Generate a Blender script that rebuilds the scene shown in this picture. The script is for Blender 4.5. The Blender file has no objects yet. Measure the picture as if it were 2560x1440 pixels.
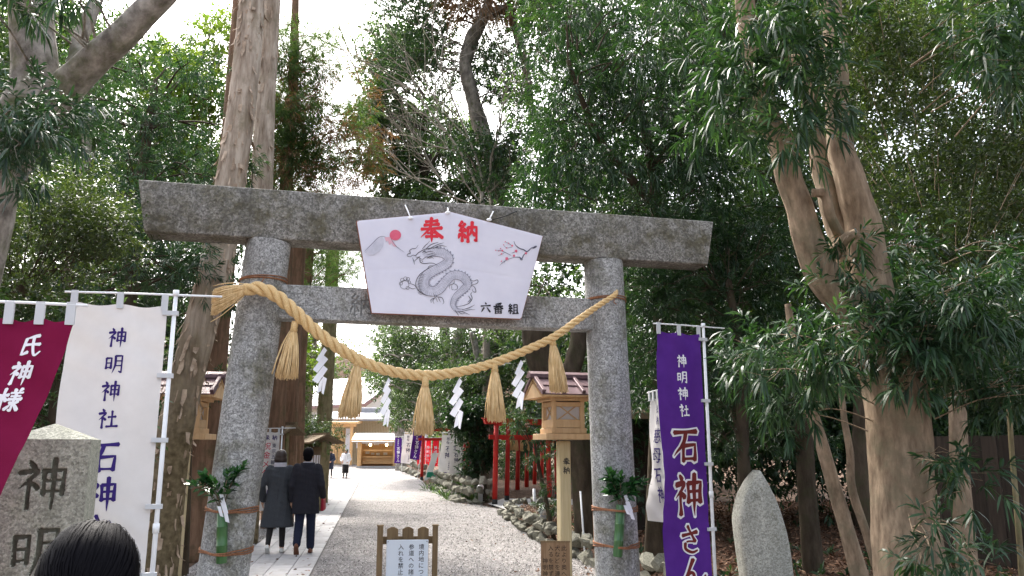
import bpy, bmesh, math
import numpy as np
from mathutils import Vector, Matrix
from math import radians, sin, cos, pi, sqrt, atan2

RNG = np.random.default_rng(11)
S = bpy.context.scene
COL = S.collection

# ------------------------------------------------------------------ camera
EYE, PITCH, FPX = 1.65, radians(11.45), 2000.0
cam_d = bpy.data.cameras.new('camera')
cam_d.sensor_width = 36.0
cam_d.lens = 36.0 * FPX / 2560.0
cam_d.clip_start, cam_d.clip_end = 0.05, 2000.0
cam = bpy.data.objects.new('camera', cam_d)
cam.location = (0, 0, EYE)
cam.rotation_euler = (pi / 2 + PITCH, 0, 0)
COL.objects.link(cam)
S.camera = cam

# ------------------------------------------------------------------ light
SUN_EL, SUN_AZ = radians(50), radians(-28)      # azimuth measured from +Y towards +X
W = bpy.data.worlds.new('World'); S.world = W; W.use_nodes = True
nt = W.node_tree
sky = nt.nodes.new('ShaderNodeTexSky'); sky.sky_type = 'NISHITA'; sky.sun_disc = False
sky.sun_elevation = SUN_EL; sky.sun_rotation = SUN_AZ
sky.air_density = 1.0; sky.dust_density = 6.0; sky.ozone_density = 1.0
bg = nt.nodes['Background']; bg.inputs['Strength'].default_value = 0.15
hs0 = nt.nodes.new('ShaderNodeHueSaturation'); hs0.inputs['Saturation'].default_value = .5      # thin white overcast
nt.links.new(sky.outputs[0], hs0.inputs['Color']); nt.links.new(hs0.outputs[0], bg.inputs[0])
sun_d = bpy.data.lights.new('sun', 'SUN'); sun_d.energy = 1.7; sun_d.angle = radians(10); sun_d.color = (1, .95, .87)
sun = bpy.data.objects.new('sun', sun_d); COL.objects.link(sun)
sd = Vector((sin(SUN_AZ) * cos(SUN_EL), cos(SUN_AZ) * cos(SUN_EL), sin(SUN_EL)))
sun.rotation_euler = sd.to_track_quat('Z', 'Y').to_euler()
S.view_settings.view_transform = 'Standard'
S.view_settings.look = 'None'
S.view_settings.gamma = 1.0
S.view_settings.use_curve_mapping = False
S.view_settings.exposure = 2.25
S.render.engine = 'CYCLES'
S.cycles.use_denoising = True
S.cycles.max_bounces = 5
S.cycles.diffuse_bounces = 3
S.cycles.glossy_bounces = 2
S.cycles.transmission_bounces = 3
S.cycles.transparent_max_bounces = 4
S.cycles.caustics_reflective = False
S.cycles.caustics_refractive = False

# ------------------------------------------------------------------ helpers
_c, _s = cos(PITCH), sin(PITCH)
def at(px, py, Y):
    """world point at depth Y that stands where the photograph shows (px, py)"""
    u = (px - 1280) / FPX; v = (720 - py) / FPX
    d = np.array([u, _c - v * _s, _s + v * _c])
    return np.array([0, 0, EYE]) + d * (Y / d[1])
def gr(px, py, z=0.0):
    u = (px - 1280) / FPX; v = (720 - py) / FPX
    d = np.array([u, _c - v * _s, _s + v * _c])
    return np.array([0, 0, EYE]) + d * ((z - EYE) / d[2])
def on_plane(px, py, p0, n):
    u = (px - 1280) / FPX; v = (720 - py) / FPX
    d = np.array([u, _c - v * _s, _s + v * _c]); o = np.array([0, 0, EYE])
    return o + d * (np.dot(np.array(p0) - o, n) / np.dot(d, n))
def nrm(v):
    v = np.asarray(v, float); return v / (np.linalg.norm(v, axis=-1, keepdims=True) + 1e-12)
def rotz(a): return np.array([[cos(a), -sin(a), 0], [sin(a), cos(a), 0], [0, 0, 1.0]])
def roty(a): return np.array([[cos(a), 0, sin(a)], [0, 1, 0], [-sin(a), 0, cos(a)]])
def rotx(a): return np.array([[1, 0, 0], [0, cos(a), -sin(a)], [0, sin(a), cos(a)]])
def rnd(a, b): return float(RNG.uniform(a, b))
def smooth01(t): t = np.clip(t, 0, 1); return t * t * (3 - 2 * t)
def spline(pts, n):
    """Catmull-Rom through pts, n samples per span"""
    P = np.asarray(pts, float)
    if len(P) < 3: return np.array([P[0] + (P[-1] - P[0]) * t for t in np.linspace(0, 1, n + 1)])
    Q = np.vstack([2 * P[0] - P[1], P, 2 * P[-1] - P[-2]]); out = []
    for i in range(1, len(Q) - 2):
        for t in np.linspace(0, 1, n, endpoint=False):
            a, b, c, d = Q[i - 1], Q[i], Q[i + 1], Q[i + 2]
            out.append(.5 * (2 * b + (c - a) * t + (2 * a - 5 * b + 4 * c - d) * t * t + (3 * b - a - 3 * c + d) * t ** 3))
    out.append(P[-1]); return np.array(out)
def vnoise(p, sc=1.0, seed=0.0):
    """cheap smooth pseudo noise in [-1,1]"""
    p = np.asarray(p, float) * sc + seed
    x, y, z = p[..., 0], p[..., 1], p[..., 2]
    return (np.sin(x * 1.7 + 1.3 * np.sin(y * 1.1 + seed)) * np.cos(y * 1.9 + 1.1 * np.sin(z * 1.3)) +
            .5 * np.sin(x * 3.7 + y * 2.9 + z * 3.3 + 2.0) * np.cos(z * 4.1 - x * 2.3)) / 1.5

class MB:
    """mesh buffer"""
    def __init__(s): s.v = []; s.f = []; s.n = 0
    def add(s, v, f):
        v = np.asarray(v, float).reshape(-1, 3)
        s.v.append(v); s.f += [tuple(int(i) + s.n for i in q) for q in f]; s.n += len(v); return s
    def box(s, c, size, R=None, taper=1.0):
        h = np.asarray(size, float) / 2
        v = np.array([[x, y, z] for z in (-1, 1) for y in (-1, 1) for x in (-1, 1)], float) * h
        v[4:, :2] *= taper
        if R is not None: v = v @ R.T
        return s.add(v + np.asarray(c, float), [(0, 2, 3, 1), (4, 5, 7, 6), (0, 1, 5, 4), (2, 6, 7, 3), (0, 4, 6, 2), (1, 3, 7, 5)])
    def tube(s, pts, rad, seg=8, cap=True, flat=1.0, disp=None):
        P = np.asarray(pts, float); n = len(P)
        r = np.full(n, rad, float) if np.isscalar(rad) else np.asarray(rad, float)
        if len(r) != n: r = np.interp(np.linspace(0, 1, n), np.linspace(0, 1, len(r)), r)
        T = nrm(np.gradient(P, axis=0))
        up = np.array([0, 0, 1.0]) if abs(T[0][2]) < .9 else np.array([0, 1.0, 0])
        A = nrm(np.cross(up, T[0])); a = np.linspace(0, 2 * pi, seg, endpoint=False); V = []
        for i in range(n):
            A = nrm(A - T[i] * np.dot(A, T[i])); B = np.cross(T[i], A)
            rr = r[i] * (disp(P[i], a, i) if disp else 1.0)
            V.append(P[i] + (np.cos(a) * rr)[:, None] * A + (np.sin(a) * rr * flat)[:, None] * B)
        F = [(i * seg + j, i * seg + (j + 1) % seg, (i + 1) * seg + (j + 1) % seg, (i + 1) * seg + j) for i in range(n - 1) for j in range(seg)]
        if cap: F += [tuple(range(seg))[::-1], tuple((n - 1) * seg + j for j in range(seg))]
        return s.add(np.vstack(V), F)
    def ell(s, c, r, seg=12, rings=8, R=None):
        V = []; F = []
        for i in range(rings + 1):
            t = pi * i / rings
            for j in range(seg):
                p = 2 * pi * j / seg
                V.append((sin(t) * cos(p), sin(t) * sin(p), cos(t)))
        V = np.array(V) * np.asarray(r, float)
        if R is not None: V = V @ R.T
        for i in range(rings):
            for j in range(seg):
                F.append((i * seg + j, (i + 1) * seg + j, (i + 1) * seg + (j + 1) % seg, i * seg + (j + 1) % seg))
        return s.add(V + np.asarray(c, float), F)
    def loft(s, rings, cap=True):
        k = len(rings[0]); V = np.vstack(rings)
        F = [(i * k + j, i * k + (j + 1) % k, (i + 1) * k + (j + 1) % k, (i + 1) * k + j) for i in range(len(rings) - 1) for j in range(k)]
        if cap: F += [tuple(range(k))[::-1], tuple((len(rings) - 1) * k + j for j in range(k))]
        return s.add(V, F)
    def prism(s, poly, d):
        """polygon (n,3) extruded by vector d"""
        P = np.asarray(poly, float); n = len(P); d = np.asarray(d, float)
        return s.add(np.vstack([P, P + d]), [tuple(range(n)), tuple(range(n, 2 * n))[::-1]] + [(i, i + n, (i + 1) % n + n, (i + 1) % n) for i in range(n)])
    def grid(s, fn, nu, nv):
        U, V = np.meshgrid(np.linspace(0, 1, nu), np.linspace(0, 1, nv))
        P = fn(U.ravel(), V.ravel())
        return s.add(P, [(j * nu + i, j * nu + i + 1, (j + 1) * nu + i + 1, (j + 1) * nu + i) for j in range(nv - 1) for i in range(nu - 1)])
    def mesh(s, name, smooth=False):
        m = bpy.data.meshes.new(name)
        V = np.vstack(s.v) if s.v else np.zeros((0, 3))
        m.from_pydata(V.tolist(), [], s.f)
        if smooth: m.polygons.foreach_set('use_smooth', np.ones(len(m.polygons), bool))
        m.update(); return m

ORG = {}
def tag(o, label=None, cat=None, group=None, kind=None):
    if label: o['label'] = label
    if cat: o['category'] = cat
    if group: o['group'] = group
    if kind: o['kind'] = kind
    return o
def thing(name, label, cat, loc=(0, 0, 0), rz=0.0, group=None, world=False):
    """Empty at a thing's base; world=True: parts are given in world coordinates"""
    o = bpy.data.objects.new(name, None); COL.objects.link(o)
    o.location = [float(x) for x in loc]; o.rotation_euler = (0, 0, rz); o.empty_display_size = .2
    ORG[o.name] = np.array(loc, float) if world else np.zeros(3)
    return tag(o, label, cat, group)
def put(name, mb, mat, parent=None, smooth=False, loc=None, auto=None, kind=None, label=None):
    """link a mesh buffer (or ready mesh) as ONE object"""
    if isinstance(mb, MB):
        m = mb.mesh(name, smooth)
    else: m = mb
    off = None
    if parent is not None:
        off = ORG.get(parent.name)
    elif loc is not None: off = np.asarray(loc, float)
    if off is not None and np.any(off):
        co = np.empty(len(m.vertices) * 3); m.vertices.foreach_get('co', co)
        co = co.reshape(-1, 3) - off; m.vertices.foreach_set('co', co.ravel()); m.update()
    if mat is not None:
        if not len(m.materials): m.materials.append(mat)
    o = bpy.data.objects.new(name, m); COL.objects.link(o)
    if parent is not None: o.parent = parent; ORG[o.name] = ORG.get(parent.name, np.zeros(3))
    elif loc is not None: o.location = [float(x) for x in loc]; ORG[o.name] = np.asarray(loc, float)
    if auto:
        m.polygons.foreach_set('use_smooth', np.ones(len(m.polygons), bool))
        m.set_sharp_from_angle(angle=radians(auto))
    return tag(o, label, None, None, kind)
def copy_tree(o, parent=None):
    c = o.copy(); COL.objects.link(c)
    if parent is not None:
        c.parent = parent
    for ch in [x for x in bpy.data.objects if x.parent == o]: copy_tree(ch, c)
    return c
def children(o): return [x for x in bpy.data.objects if x.parent == o]
def bevel_mesh(mb, w, seg=1, name='m'):
    m = mb.mesh(name); bm = bmesh.new(); bm.from_mesh(m)
    bmesh.ops.remove_doubles(bm, verts=bm.verts, dist=1e-5)
    bmesh.ops.recalc_face_normals(bm, faces=bm.faces)
    es = [e for e in bm.edges if len(e.link_faces) == 2 and e.calc_face_angle() > .5]
    bmesh.ops.bevel(bm, geom=es, offset=w, segments=seg, affect='EDGES', profile=.5)
    bm.to_mesh(m); bm.free(); return m
def fuse(mb, voxel, smooth=4, name='body', disp=None):
    """closed overlapping shapes -> one continuous skin"""
    m = mb.mesh('tmp'); o = bpy.data.objects.new('tmp', m); COL.objects.link(o)
    r = o.modifiers.new('r', 'REMESH'); r.mode = 'VOXEL'; r.voxel_size = voxel
    k = o.modifiers.new('s', 'SMOOTH'); k.iterations = smooth; k.factor = .5
    dg = bpy.context.evaluated_depsgraph_get()
    out = bpy.data.meshes.new_from_object(o.evaluated_get(dg)); out.name = name
    bpy.data.objects.remove(o); bpy.data.meshes.remove(m)
    out.polygons.foreach_set('use_smooth', np.ones(len(out.polygons), bool))
    if disp is not None:
        co = np.empty(len(out.vertices) * 3); out.vertices.foreach_get('co', co); co = disp(co.reshape(-1, 3))
        out.vertices.foreach_set('co', co.ravel()); out.update()
    return out

# ------------------------------------------------------------------ materials
MATS = {}
def mat(name, col, rough=.8, col2=None, scale=5.0, detail=6, bump=0.0, bscale=None, spec=.3, stretch=None, metal=0.0,
        objvar=0.0, ramp=(.35, .65), sub=None, coat=0.0, third=None, coord='Object', bdist=.02, translucent=0.0):
    """procedural principled material: two colours mixed by noise, optional third by coarse noise, bump, per-object variation"""
    if name in MATS: return MATS[name]
    m = bpy.data.materials.new(name); m.use_nodes = True; MATS[name] = m
    t = m.node_tree; N = t.nodes; Lk = t.links.new
    b = N['Principled BSDF']; b.inputs['Roughness'].default_value = rough
    b.inputs['Specular IOR Level'].default_value = spec; b.inputs['Metallic'].default_value = metal
    tc = N.new('ShaderNodeTexCoord'); vec = tc.outputs[coord]
    if stretch is not None:
        mp = N.new('ShaderNodeMapping'); mp.inputs['Scale'].default_value = stretch; Lk(vec, mp.inputs[0]); vec = mp.outputs[0]
    rgb = N.new('ShaderNodeRGB'); rgb.outputs[0].default_value = (*col, 1); out = rgb.outputs[0]
    if col2 is not None:
        nz = N.new('ShaderNodeTexNoise'); nz.inputs['Scale'].default_value = scale; nz.inputs['Detail'].default_value = detail; nz.inputs['Roughness'].default_value = .65; Lk(vec, nz.inputs['Vector'])
        cr = N.new('ShaderNodeValToRGB'); cr.color_ramp.elements[0].position, cr.color_ramp.elements[1].position = ramp
        cr.color_ramp.elements[0].color = (*col, 1); cr.color_ramp.elements[1].color = (*col2, 1)
        Lk(nz.outputs[0], cr.inputs[0]); out = cr.outputs[0]
    if third is not None:
        c3, s3, lo, hi = third
        n3 = N.new('ShaderNodeTexNoise'); n3.inputs['Scale'].default_value = s3; n3.inputs['Detail'].default_value = 5; n3.inputs['Roughness'].default_value = .7; Lk(tc.outputs[coord], n3.inputs['Vector'])
        mr = N.new('ShaderNodeMapRange'); mr.inputs['From Min'].default_value = lo; mr.inputs['From Max'].default_value = hi; Lk(n3.outputs[0], mr.inputs[0])
        mx = N.new('ShaderNodeMix'); mx.data_type = 'RGBA'; Lk(mr.outputs[0], mx.inputs['Factor']); Lk(out, mx.inputs[6]); mx.inputs[7].default_value = (*c3, 1); out = mx.outputs[2]
    if objvar:
        oi = N.new('ShaderNodeObjectInfo'); hs = N.new('ShaderNodeHueSaturation'); mr = N.new('ShaderNodeMapRange')
        mr.inputs['To Min'].default_value = 1 - objvar; mr.inputs['To Max'].default_value = 1 + objvar
        Lk(oi.outputs['Random'], mr.inputs[0]); Lk(mr.outputs[0], hs.inputs['Value']); Lk(out, hs.inputs['Color']); out = hs.outputs[0]
    Lk(out, b.inputs['Base Color'])
    if bump:
        nb = N.new('ShaderNodeTexNoise'); nb.inputs['Scale'].default_value = bscale or scale * 2; nb.inputs['Detail'].default_value = 5; Lk(vec, nb.inputs['Vector'])
        bp = N.new('ShaderNodeBump'); bp.inputs['Strength'].default_value = bump; bp.inputs['Distance'].default_value = bdist; Lk(nb.outputs[0], bp.inputs['Height']); Lk(bp.outputs[0], b.inputs['Normal'])
    if translucent:
        tr = N.new('ShaderNodeBsdfTranslucent'); Lk(out, tr.inputs[0]); mxs = N.new('ShaderNodeMixShader'); mxs.inputs[0].default_value = translucent
        Lk(b.outputs[0], mxs.inputs[1]); Lk(tr.outputs[0], mxs.inputs[2]); Lk(mxs.outputs[0], N['Material Output'].inputs[0])
    return m
def leaf_mat(name, dark, mid, light, rough=.42, trans=.3, spec=.45, tcol=None):
    """leaf colour by per-leaf attribute 'tint'; thin leaves let some light through"""
    if name in MATS: return MATS[name]
    m = bpy.data.materials.new(name); m.use_nodes = True; MATS[name] = m
    t = m.node_tree; N = t.nodes; Lk = t.links.new; b = N['Principled BSDF']
    a = N.new('ShaderNodeAttribute'); a.attribute_name = 'tint'
    cr = N.new('ShaderNodeValToRGB'); e = cr.color_ramp.elements
    e[0].position = 0; e[0].color = (*dark, 1); e[1].position = 1; e[1].color = (*light, 1)
    k = e.new(.55); k.color = (*mid, 1); Lk(a.outputs['Fac'], cr.inputs[0]); Lk(cr.outputs[0], b.inputs['Base Color'])
    b.inputs['Roughness'].default_value = rough; b.inputs['Specular IOR Level'].default_value = spec
    tr = N.new('ShaderNodeBsdfTranslucent'); hs = N.new('ShaderNodeMix'); hs.data_type = 'RGBA'; hs.blend_type = 'MULTIPLY'
    hs.inputs['Factor'].default_value = 1.0; Lk(cr.outputs[0], hs.inputs[6]); hs.inputs[7].default_value = (*(tcol or (1.5, 1.7, .6)), 1)
    Lk(hs.outputs[2], tr.inputs[0])
    mx = N.new('ShaderNodeMixShader'); mx.inputs[0].default_value = trans
    Lk(b.outputs[0], mx.inputs[1]); Lk(tr.outputs[0], mx.inputs[2]); Lk(mx.outputs[0], N['Material Output'].inputs[0])
    return m
def granite(name, lo, hi, third=None, bump=.5, sc=75):
    """speckled stone: fine cells of dark and pale grains"""
    if name in MATS: return MATS[name]
    m = mat(name, lo, .85, hi, sc, 4, bump, sc * 1.3, .25, ramp=(.36, .62), third=third, bdist=.006)
    t = m.node_tree; N = t.nodes; Lk = t.links.new; b = N['Principled BSDF']
    src = b.inputs['Base Color'].links[0].from_socket
    vo = N.new('ShaderNodeTexVoronoi'); vo.inputs['Scale'].default_value = sc * .75
    tc = [n for n in N if n.type == 'TEX_COORD'][0]; Lk(tc.outputs['Object'], vo.inputs['Vector'])
    mr = N.new('ShaderNodeMapRange'); mr.inputs['From Min'].default_value = 0; mr.inputs['From Max'].default_value = 1; mr.inputs['To Min'].default_value = .62; mr.inputs['To Max'].default_value = 1.3
    sp = N.new('ShaderNodeSeparateColor'); Lk(vo.outputs['Color'], sp.inputs[0]); Lk(sp.outputs[0], mr.inputs[0])
    mx = N.new('ShaderNodeMix'); mx.data_type = 'RGBA'; mx.blend_type = 'MULTIPLY'; mx.inputs['Factor'].default_value = 1
    Lk(src, mx.inputs[6]); Lk(mr.outputs[0], mx.inputs[7])
    # rain streaks and patches of lichen
    mp = N.new('ShaderNodeMapping'); mp.inputs['Scale'].default_value = (7, 7, .9); Lk(tc.outputs['Object'], mp.inputs[0])
    n4 = N.new('ShaderNodeTexNoise'); n4.inputs['Scale'].default_value = 1.0; n4.inputs['Detail'].default_value = 7; n4.inputs['Roughness'].default_value = .6; Lk(mp.outputs[0], n4.inputs['Vector'])
    m4 = N.new('ShaderNodeMapRange'); m4.inputs['From Min'].default_value = .46; m4.inputs['From Max'].default_value = .72; m4.inputs['To Max'].default_value = .55; Lk(n4.outputs[0], m4.inputs[0])
    m5 = N.new('ShaderNodeMix'); m5.data_type = 'RGBA'; Lk(m4.outputs[0], m5.inputs['Factor']); Lk(mx.outputs[2], m5.inputs[6]); m5.inputs[7].default_value = (*[q * .62 for q in lo], 1)
    n6 = N.new('ShaderNodeTexNoise'); n6.inputs['Scale'].default_value = 13; n6.inputs['Detail'].default_value = 4; Lk(tc.outputs['Object'], n6.inputs['Vector'])
    m6 = N.new('ShaderNodeMapRange'); m6.inputs['From Min'].default_value = .62; m6.inputs['From Max'].default_value = .7; m6.inputs['To Max'].default_value = .45; Lk(n6.outputs[0], m6.inputs[0])
    m7 = N.new('ShaderNodeMix'); m7.data_type = 'RGBA'; Lk(m6.outputs[0], m7.inputs['Factor']); Lk(m5.outputs[2], m7.inputs[6]); m7.inputs[7].default_value = (*[q * 1.05 for q in hi], 1)
    Lk(m7.outputs[2], b.inputs['Base Color'])
    return m

M_GRAN = granite('granite_pillar', (.175, .175, .17), (.46, .46, .45), third=((.15, .145, .11), 2.6, .48, .68))
M_GRANK = granite('granite_weathered_shaded', (.115, .11, .097), (.33, .32, .295), third=((.115, .105, .07), 3.2, .44, .64), sc=60)  # lichened lintel stone, darker partly because its shade is put into the colour
M_MONU = granite('monument_stone', (.22, .22, .17), (.36, .36, .3), third=((.17, .18, .12), 5, .5, .9), sc=120, bump=.25)
M_SLAB = granite('slab_stone', (.36, .355, .3), (.54, .53, .47), third=((.2, .2, .14), 9, .56, .72), sc=95, bump=.5)
M_ROCK = mat('wall_rock', (.13, .125, .1), .9, (.27, .26, .21), 9, 8, .8, 14, .2, objvar=.3, third=((.1, .12, .05), 6, .55, .75))
M_STRAW = mat('straw', (.58, .38, .17), .65, (.84, .64, .36), 60, 3, .5, 90, .3, stretch=(1, 1, .15), bdist=.004)
M_STRAWR = mat('straw_rope', (.56, .35, .13), .6, (.8, .59, .31), 150, 3, .5, 220, .4, bdist=.004)
M_TWINE = mat('twine', (.2, .085, .04), .85, (.32, .15, .08), 60, 3, .5, 120)
M_PAPER = mat('paper', (.8, .8, .84), .7, (.75, .75, .8), 4, 3, 0, translucent=.15)
M_BOARD = mat('board_sheet', (.74, .73, .82), .45, (.68, .67, .77), 2.2, 3, .05, 6, .4)
M_WOODR = mat('board_frame_wood', (.22, .075, .045), .7, (.3, .12, .07), 4, 5, .2, stretch=(1, 1, 8))
M_RED = mat('vermilion_print', (.72, .03, .05), .6)
M_PINK = mat('pink_print', (.75, .16, .24), .6, (.7, .1, .18), 9)
M_PINKP = mat('pale_pink_print', (.72, .42, .5), .6)
M_INK = mat('ink', (.015, .014, .02), .6)
M_INKG = mat('ink_grey', (.1, .1, .15), .7)
M_WASH = mat('ink_wash', (.5, .5, .58), .7, (.64, .63, .72), 12)
M_WASHD = mat('ink_wash_dark', (.2, .2, .26), .7, (.34, .34, .41), 14)
M_WPOLE = mat('white_pole', (.78, .79, .8), .35, spec=.5)
M_CORD = mat('white_cord', (.8, .8, .8), .8)
M_BLACKC = mat('black_cord', (.02, .02, .02), .7)
M_CWHITE = mat('cloth_white', (.62, .6, .59), .9, (.56, .54, .53), 3, 5, .12, 260, .1, third=((.36, .33, .3), 26, .71, .76), translucent=.12)
M_CPURP = mat('cloth_purple', (.075, .018, .2), .85, (.095, .025, .24), 3, 4, .12, 260, .15)
M_CMAR = mat('cloth_maroon', (.15, .004, .035), .85, (.18, .006, .045), 3, 4, .12, 260, .15)
M_CRED = mat('cloth_red', (.62, .012, .025), .85, (.68, .02, .04), 3, translucent=.15)
M_LOOP = mat('loop_tape', (.52, .53, .54), .7)
M_TPURP = mat('print_purple', (.03, .014, .13), .85)
M_TWHITE = mat('print_white', (.78, .76, .8), .85)
M_TMAR = mat('print_dark_red', (.14, .018, .016), .85)
M_TRED = mat('print_red', (.45, .02, .05), .85)
M_TNAVY = mat('print_navy', (.025, .02, .08), .85)
M_LWOOD = mat('new_cypress_wood', (.52, .33, .17), .6, (.63, .43, .24), 3, 6, .1, stretch=(6, 6, .6), objvar=.06)
M_PWOOD = mat('post_wood', (.46, .37, .21), .75, (.56, .47, .29), 3, 6, .12, stretch=(9, 9, .5), objvar=.05)
M_OWOOD = mat('old_wood', (.1, .07, .04), .85, (.19, .14, .085), 4, 6, .3, stretch=(8, 8, .6), objvar=.15)
M_SWOOD = mat('sign_wood', (.13, .085, .045), .8, (.2, .14, .075), 4, 6, .2, stretch=(7, 7, .7), objvar=.1)
M_DWOOD = mat('dark_fence_wood', (.03, .022, .017), .85, (.055, .04, .03), 4, 5, .3, stretch=(8, 8, .6), objvar=.3)
M_COPPER = mat('copper_roof', (.135, .075, .085), .42, (.19, .115, .125), 7, 5, .05, spec=.5, third=((.09, .055, .06), 4, .5, .75), metal=.25)
M_LPAP = mat('lantern_paper', (.72, .68, .68), .7, translucent=.3)
M_VERM = mat('vermilion_paint', (.5, .022, .014), .45, (.4, .02, .016), 4, 5, .05, third=((.2, .02, .016), 3, .55, .8))
M_BLACKP = mat('black_paint', (.02, .018, .018), .6)
M_BAMB = mat('green_bamboo', (.03, .095, .03), .35, (.05, .14, .04), 5, 4, .05, spec=.5, stretch=(9, 9, 1))
M_SIGNW = mat('sign_enamel', (.62, .68, .76), .3, spec=.5)
M_SKIN = mat('skin', (.52, .3, .2), .5)
M_HAIRB = mat('black_hair', (.004, .0036, .005), .6, spec=.05)
M_HAIRD = mat('brown_hair', (.03, .018, .014), .4, spec=.45)
M_COATG = mat('charcoal_coat', (.042, .046, .054), .95, (.055, .06, .068), 90, 3, .3, 200)
M_COATN = mat('navy_black_coat', (.014, .014, .02), .95, (.022, .022, .03), 90, 3, .3, 200)
M_SCARF = mat('pale_scarf', (.5, .48, .52), .95, (.42, .4, .44), 30, 3, .4, 80)
M_TROU = mat('navy_trousers', (.012, .016, .038), .9)
M_TIGHT = mat('black_tights', (.014, .012, .013), .7)
M_SNEAK = mat('white_sneaker', (.72, .71, .67), .6)
M_BROWN = mat('brown_leather', (.14, .05, .022), .4, spec=.5)
M_PUFF = mat('navy_puffer', (.018, .022, .045), .5)
M_SWEAT = mat('white_sweater', (.78, .77, .78), .95)
M_BAGR = mat('red_bag', (.3, .012, .03), .5)
M_CONC = mat('concrete', (.36, .35, .34), .9, (.44, .43, .42), 3, 6, .2, 40)
M_WPLAS = mat('white_plaster', (.78, .77, .74), .9, (.72, .71, .68), 1.5)
M_ROOFW = mat('pale_metal_roof', (.62, .62, .64), .45, (.55, .55, .57), 1.2)
M_ROOFG = mat('grey_roof', (.28, .28, .3), .6, (.34, .34, .36), 3)
M_EAVE = mat('eave_trim', (.3, .19, .18), .7)
M_SLATW = mat('bamboo_slats', (.46, .35, .2), .7, (.56, .44, .27), 8)
M_KWOOD = mat('kiosk_wood', (.55, .33, .15), .65, (.64, .41, .2), 2, 5, .08, stretch=(.5, 4, 4), objvar=.05)
M_GREENP = mat('green_plastic', (.01, .2, .11), .4)
def bark(name, c1, c2, c3, sc, stretch, bump, bdist=.03):
    return mat(name, c1, .92, c2, sc, 8, bump, sc * 1.2, .15, stretch=stretch, third=(c3, 3.5, .5, .7), bdist=bdist)
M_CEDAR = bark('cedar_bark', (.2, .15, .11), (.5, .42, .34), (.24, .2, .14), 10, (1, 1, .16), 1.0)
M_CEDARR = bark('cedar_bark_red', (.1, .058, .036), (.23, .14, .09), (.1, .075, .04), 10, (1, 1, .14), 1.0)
def moss_h(m, col, col2, z0, z1):
    """weathered lower trunk: brown-green growth that fades out above head height"""
    t = m.node_tree; N = t.nodes; Lk = t.links.new; b = N['Principled BSDF']; src = b.inputs['Base Color'].links[0].from_socket
    tc = [n for n in N if n.type == 'TEX_COORD'][0]; sp = N.new('ShaderNodeSeparateXYZ'); Lk(tc.outputs['Object'], sp.inputs[0])
    nz = N.new('ShaderNodeTexNoise'); nz.inputs['Scale'].default_value = 2.5; nz.inputs['Detail'].default_value = 6; Lk(tc.outputs['Object'], nz.inputs['Vector'])
    ma = N.new('ShaderNodeMath'); ma.operation = 'MULTIPLY_ADD'; ma.inputs[1].default_value = 3.0; Lk(nz.outputs[0], ma.inputs[0]); Lk(sp.outputs[2], ma.inputs[2])
    mr = N.new('ShaderNodeMapRange'); mr.inputs['From Min'].default_value = z1 + 1.5; mr.inputs['From Max'].default_value = z0 + 1.5; Lk(ma.outputs[0], mr.inputs[0])
    n2 = N.new('ShaderNodeTexNoise'); n2.inputs['Scale'].default_value = 14; n2.inputs['Detail'].default_value = 6; Lk(tc.outputs['Object'], n2.inputs['Vector'])
    cr = N.new('ShaderNodeValToRGB'); cr.color_ramp.elements[0].color = (*col, 1); cr.color_ramp.elements[1].color = (*col2, 1); cr.color_ramp.elements[0].position = .35; cr.color_ramp.elements[1].position = .65; Lk(n2.outputs[0], cr.inputs[0])
    mx = N.new('ShaderNodeMix'); mx.data_type = 'RGBA'; Lk(mr.outputs[0], mx.inputs['Factor']); Lk(src, mx.inputs[6]); Lk(cr.outputs[0], mx.inputs[7]); Lk(mx.outputs[2], b.inputs['Base Color'])
moss_h(M_CEDAR, (.085, .065, .035), (.19, .15, .09), 1.5, 4.0)
M_FLAKE = mat('bark_flake', (.2, .14, .095), .9, (.45, .35, .26), 6, 5, .4, objvar=.2)
M_SMOOTHB = bark('smooth_tan_bark', (.13, .092, .062), (.32, .24, .165), (.15, .13, .085), 15, (1, 1, .3), .8, .018)
M_GREYB = bark('mottled_grey_bark', (.12, .105, .09), (.38, .345, .3), (.11, .115, .06), 9, (1, 1, .8), .5, .012)
M_DARKB = bark('dark_bark', (.035, .026, .018), (.085, .065, .045), (.05, .05, .025), 8, (1, 1, .3), .8)
M_MOSSB = bark('mossy_bark', (.13, .1, .055), (.25, .21, .12), (.1, .12, .04), 9, (1, 1, .3), .8)
M_GREYF = bark('knobbly_grey_bark', (.07, .06, .05), (.27, .24, .2), (.08, .08, .045), 3.0, (1, 1, .6), .9, .05)
M_TWIG = mat('twig', (.1, .07, .045), .9, (.17, .12, .08), 10)
M_BARE = mat('bare_twig', (.2, .17, .13), .9, (.3, .26, .21), 10)
L_MAKI = leaf_mat('leaf_podocarpus', (.01, .027, .012), (.023, .056, .024), (.052, .1, .042), .42, .24, .32)
L_MAKID = leaf_mat('leaf_podocarpus_dark', (.013, .031, .015), (.028, .06, .028), (.058, .1, .044), .42, .3, .36)
L_BLUE = leaf_mat('leaf_bluegreen', (.012, .033, .018), (.028, .066, .036), (.06, .11, .06), .4, .25, .42)
L_BROAD = leaf_mat('leaf_broad', (.022, .044, .02), (.052, .09, .04), (.105, .15, .065), .42, .36, .4)
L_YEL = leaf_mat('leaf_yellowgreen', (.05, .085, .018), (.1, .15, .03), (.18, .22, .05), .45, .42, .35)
L_OLIVE = leaf_mat('leaf_olive', (.022, .038, .016), (.044, .064, .027), (.085, .105, .045), .45, .33, .36)
L_CEDAR = leaf_mat('leaf_cedar', (.03, .058, .024), (.06, .1, .038), (.1, .15, .055), .55, .4, .3)
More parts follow.
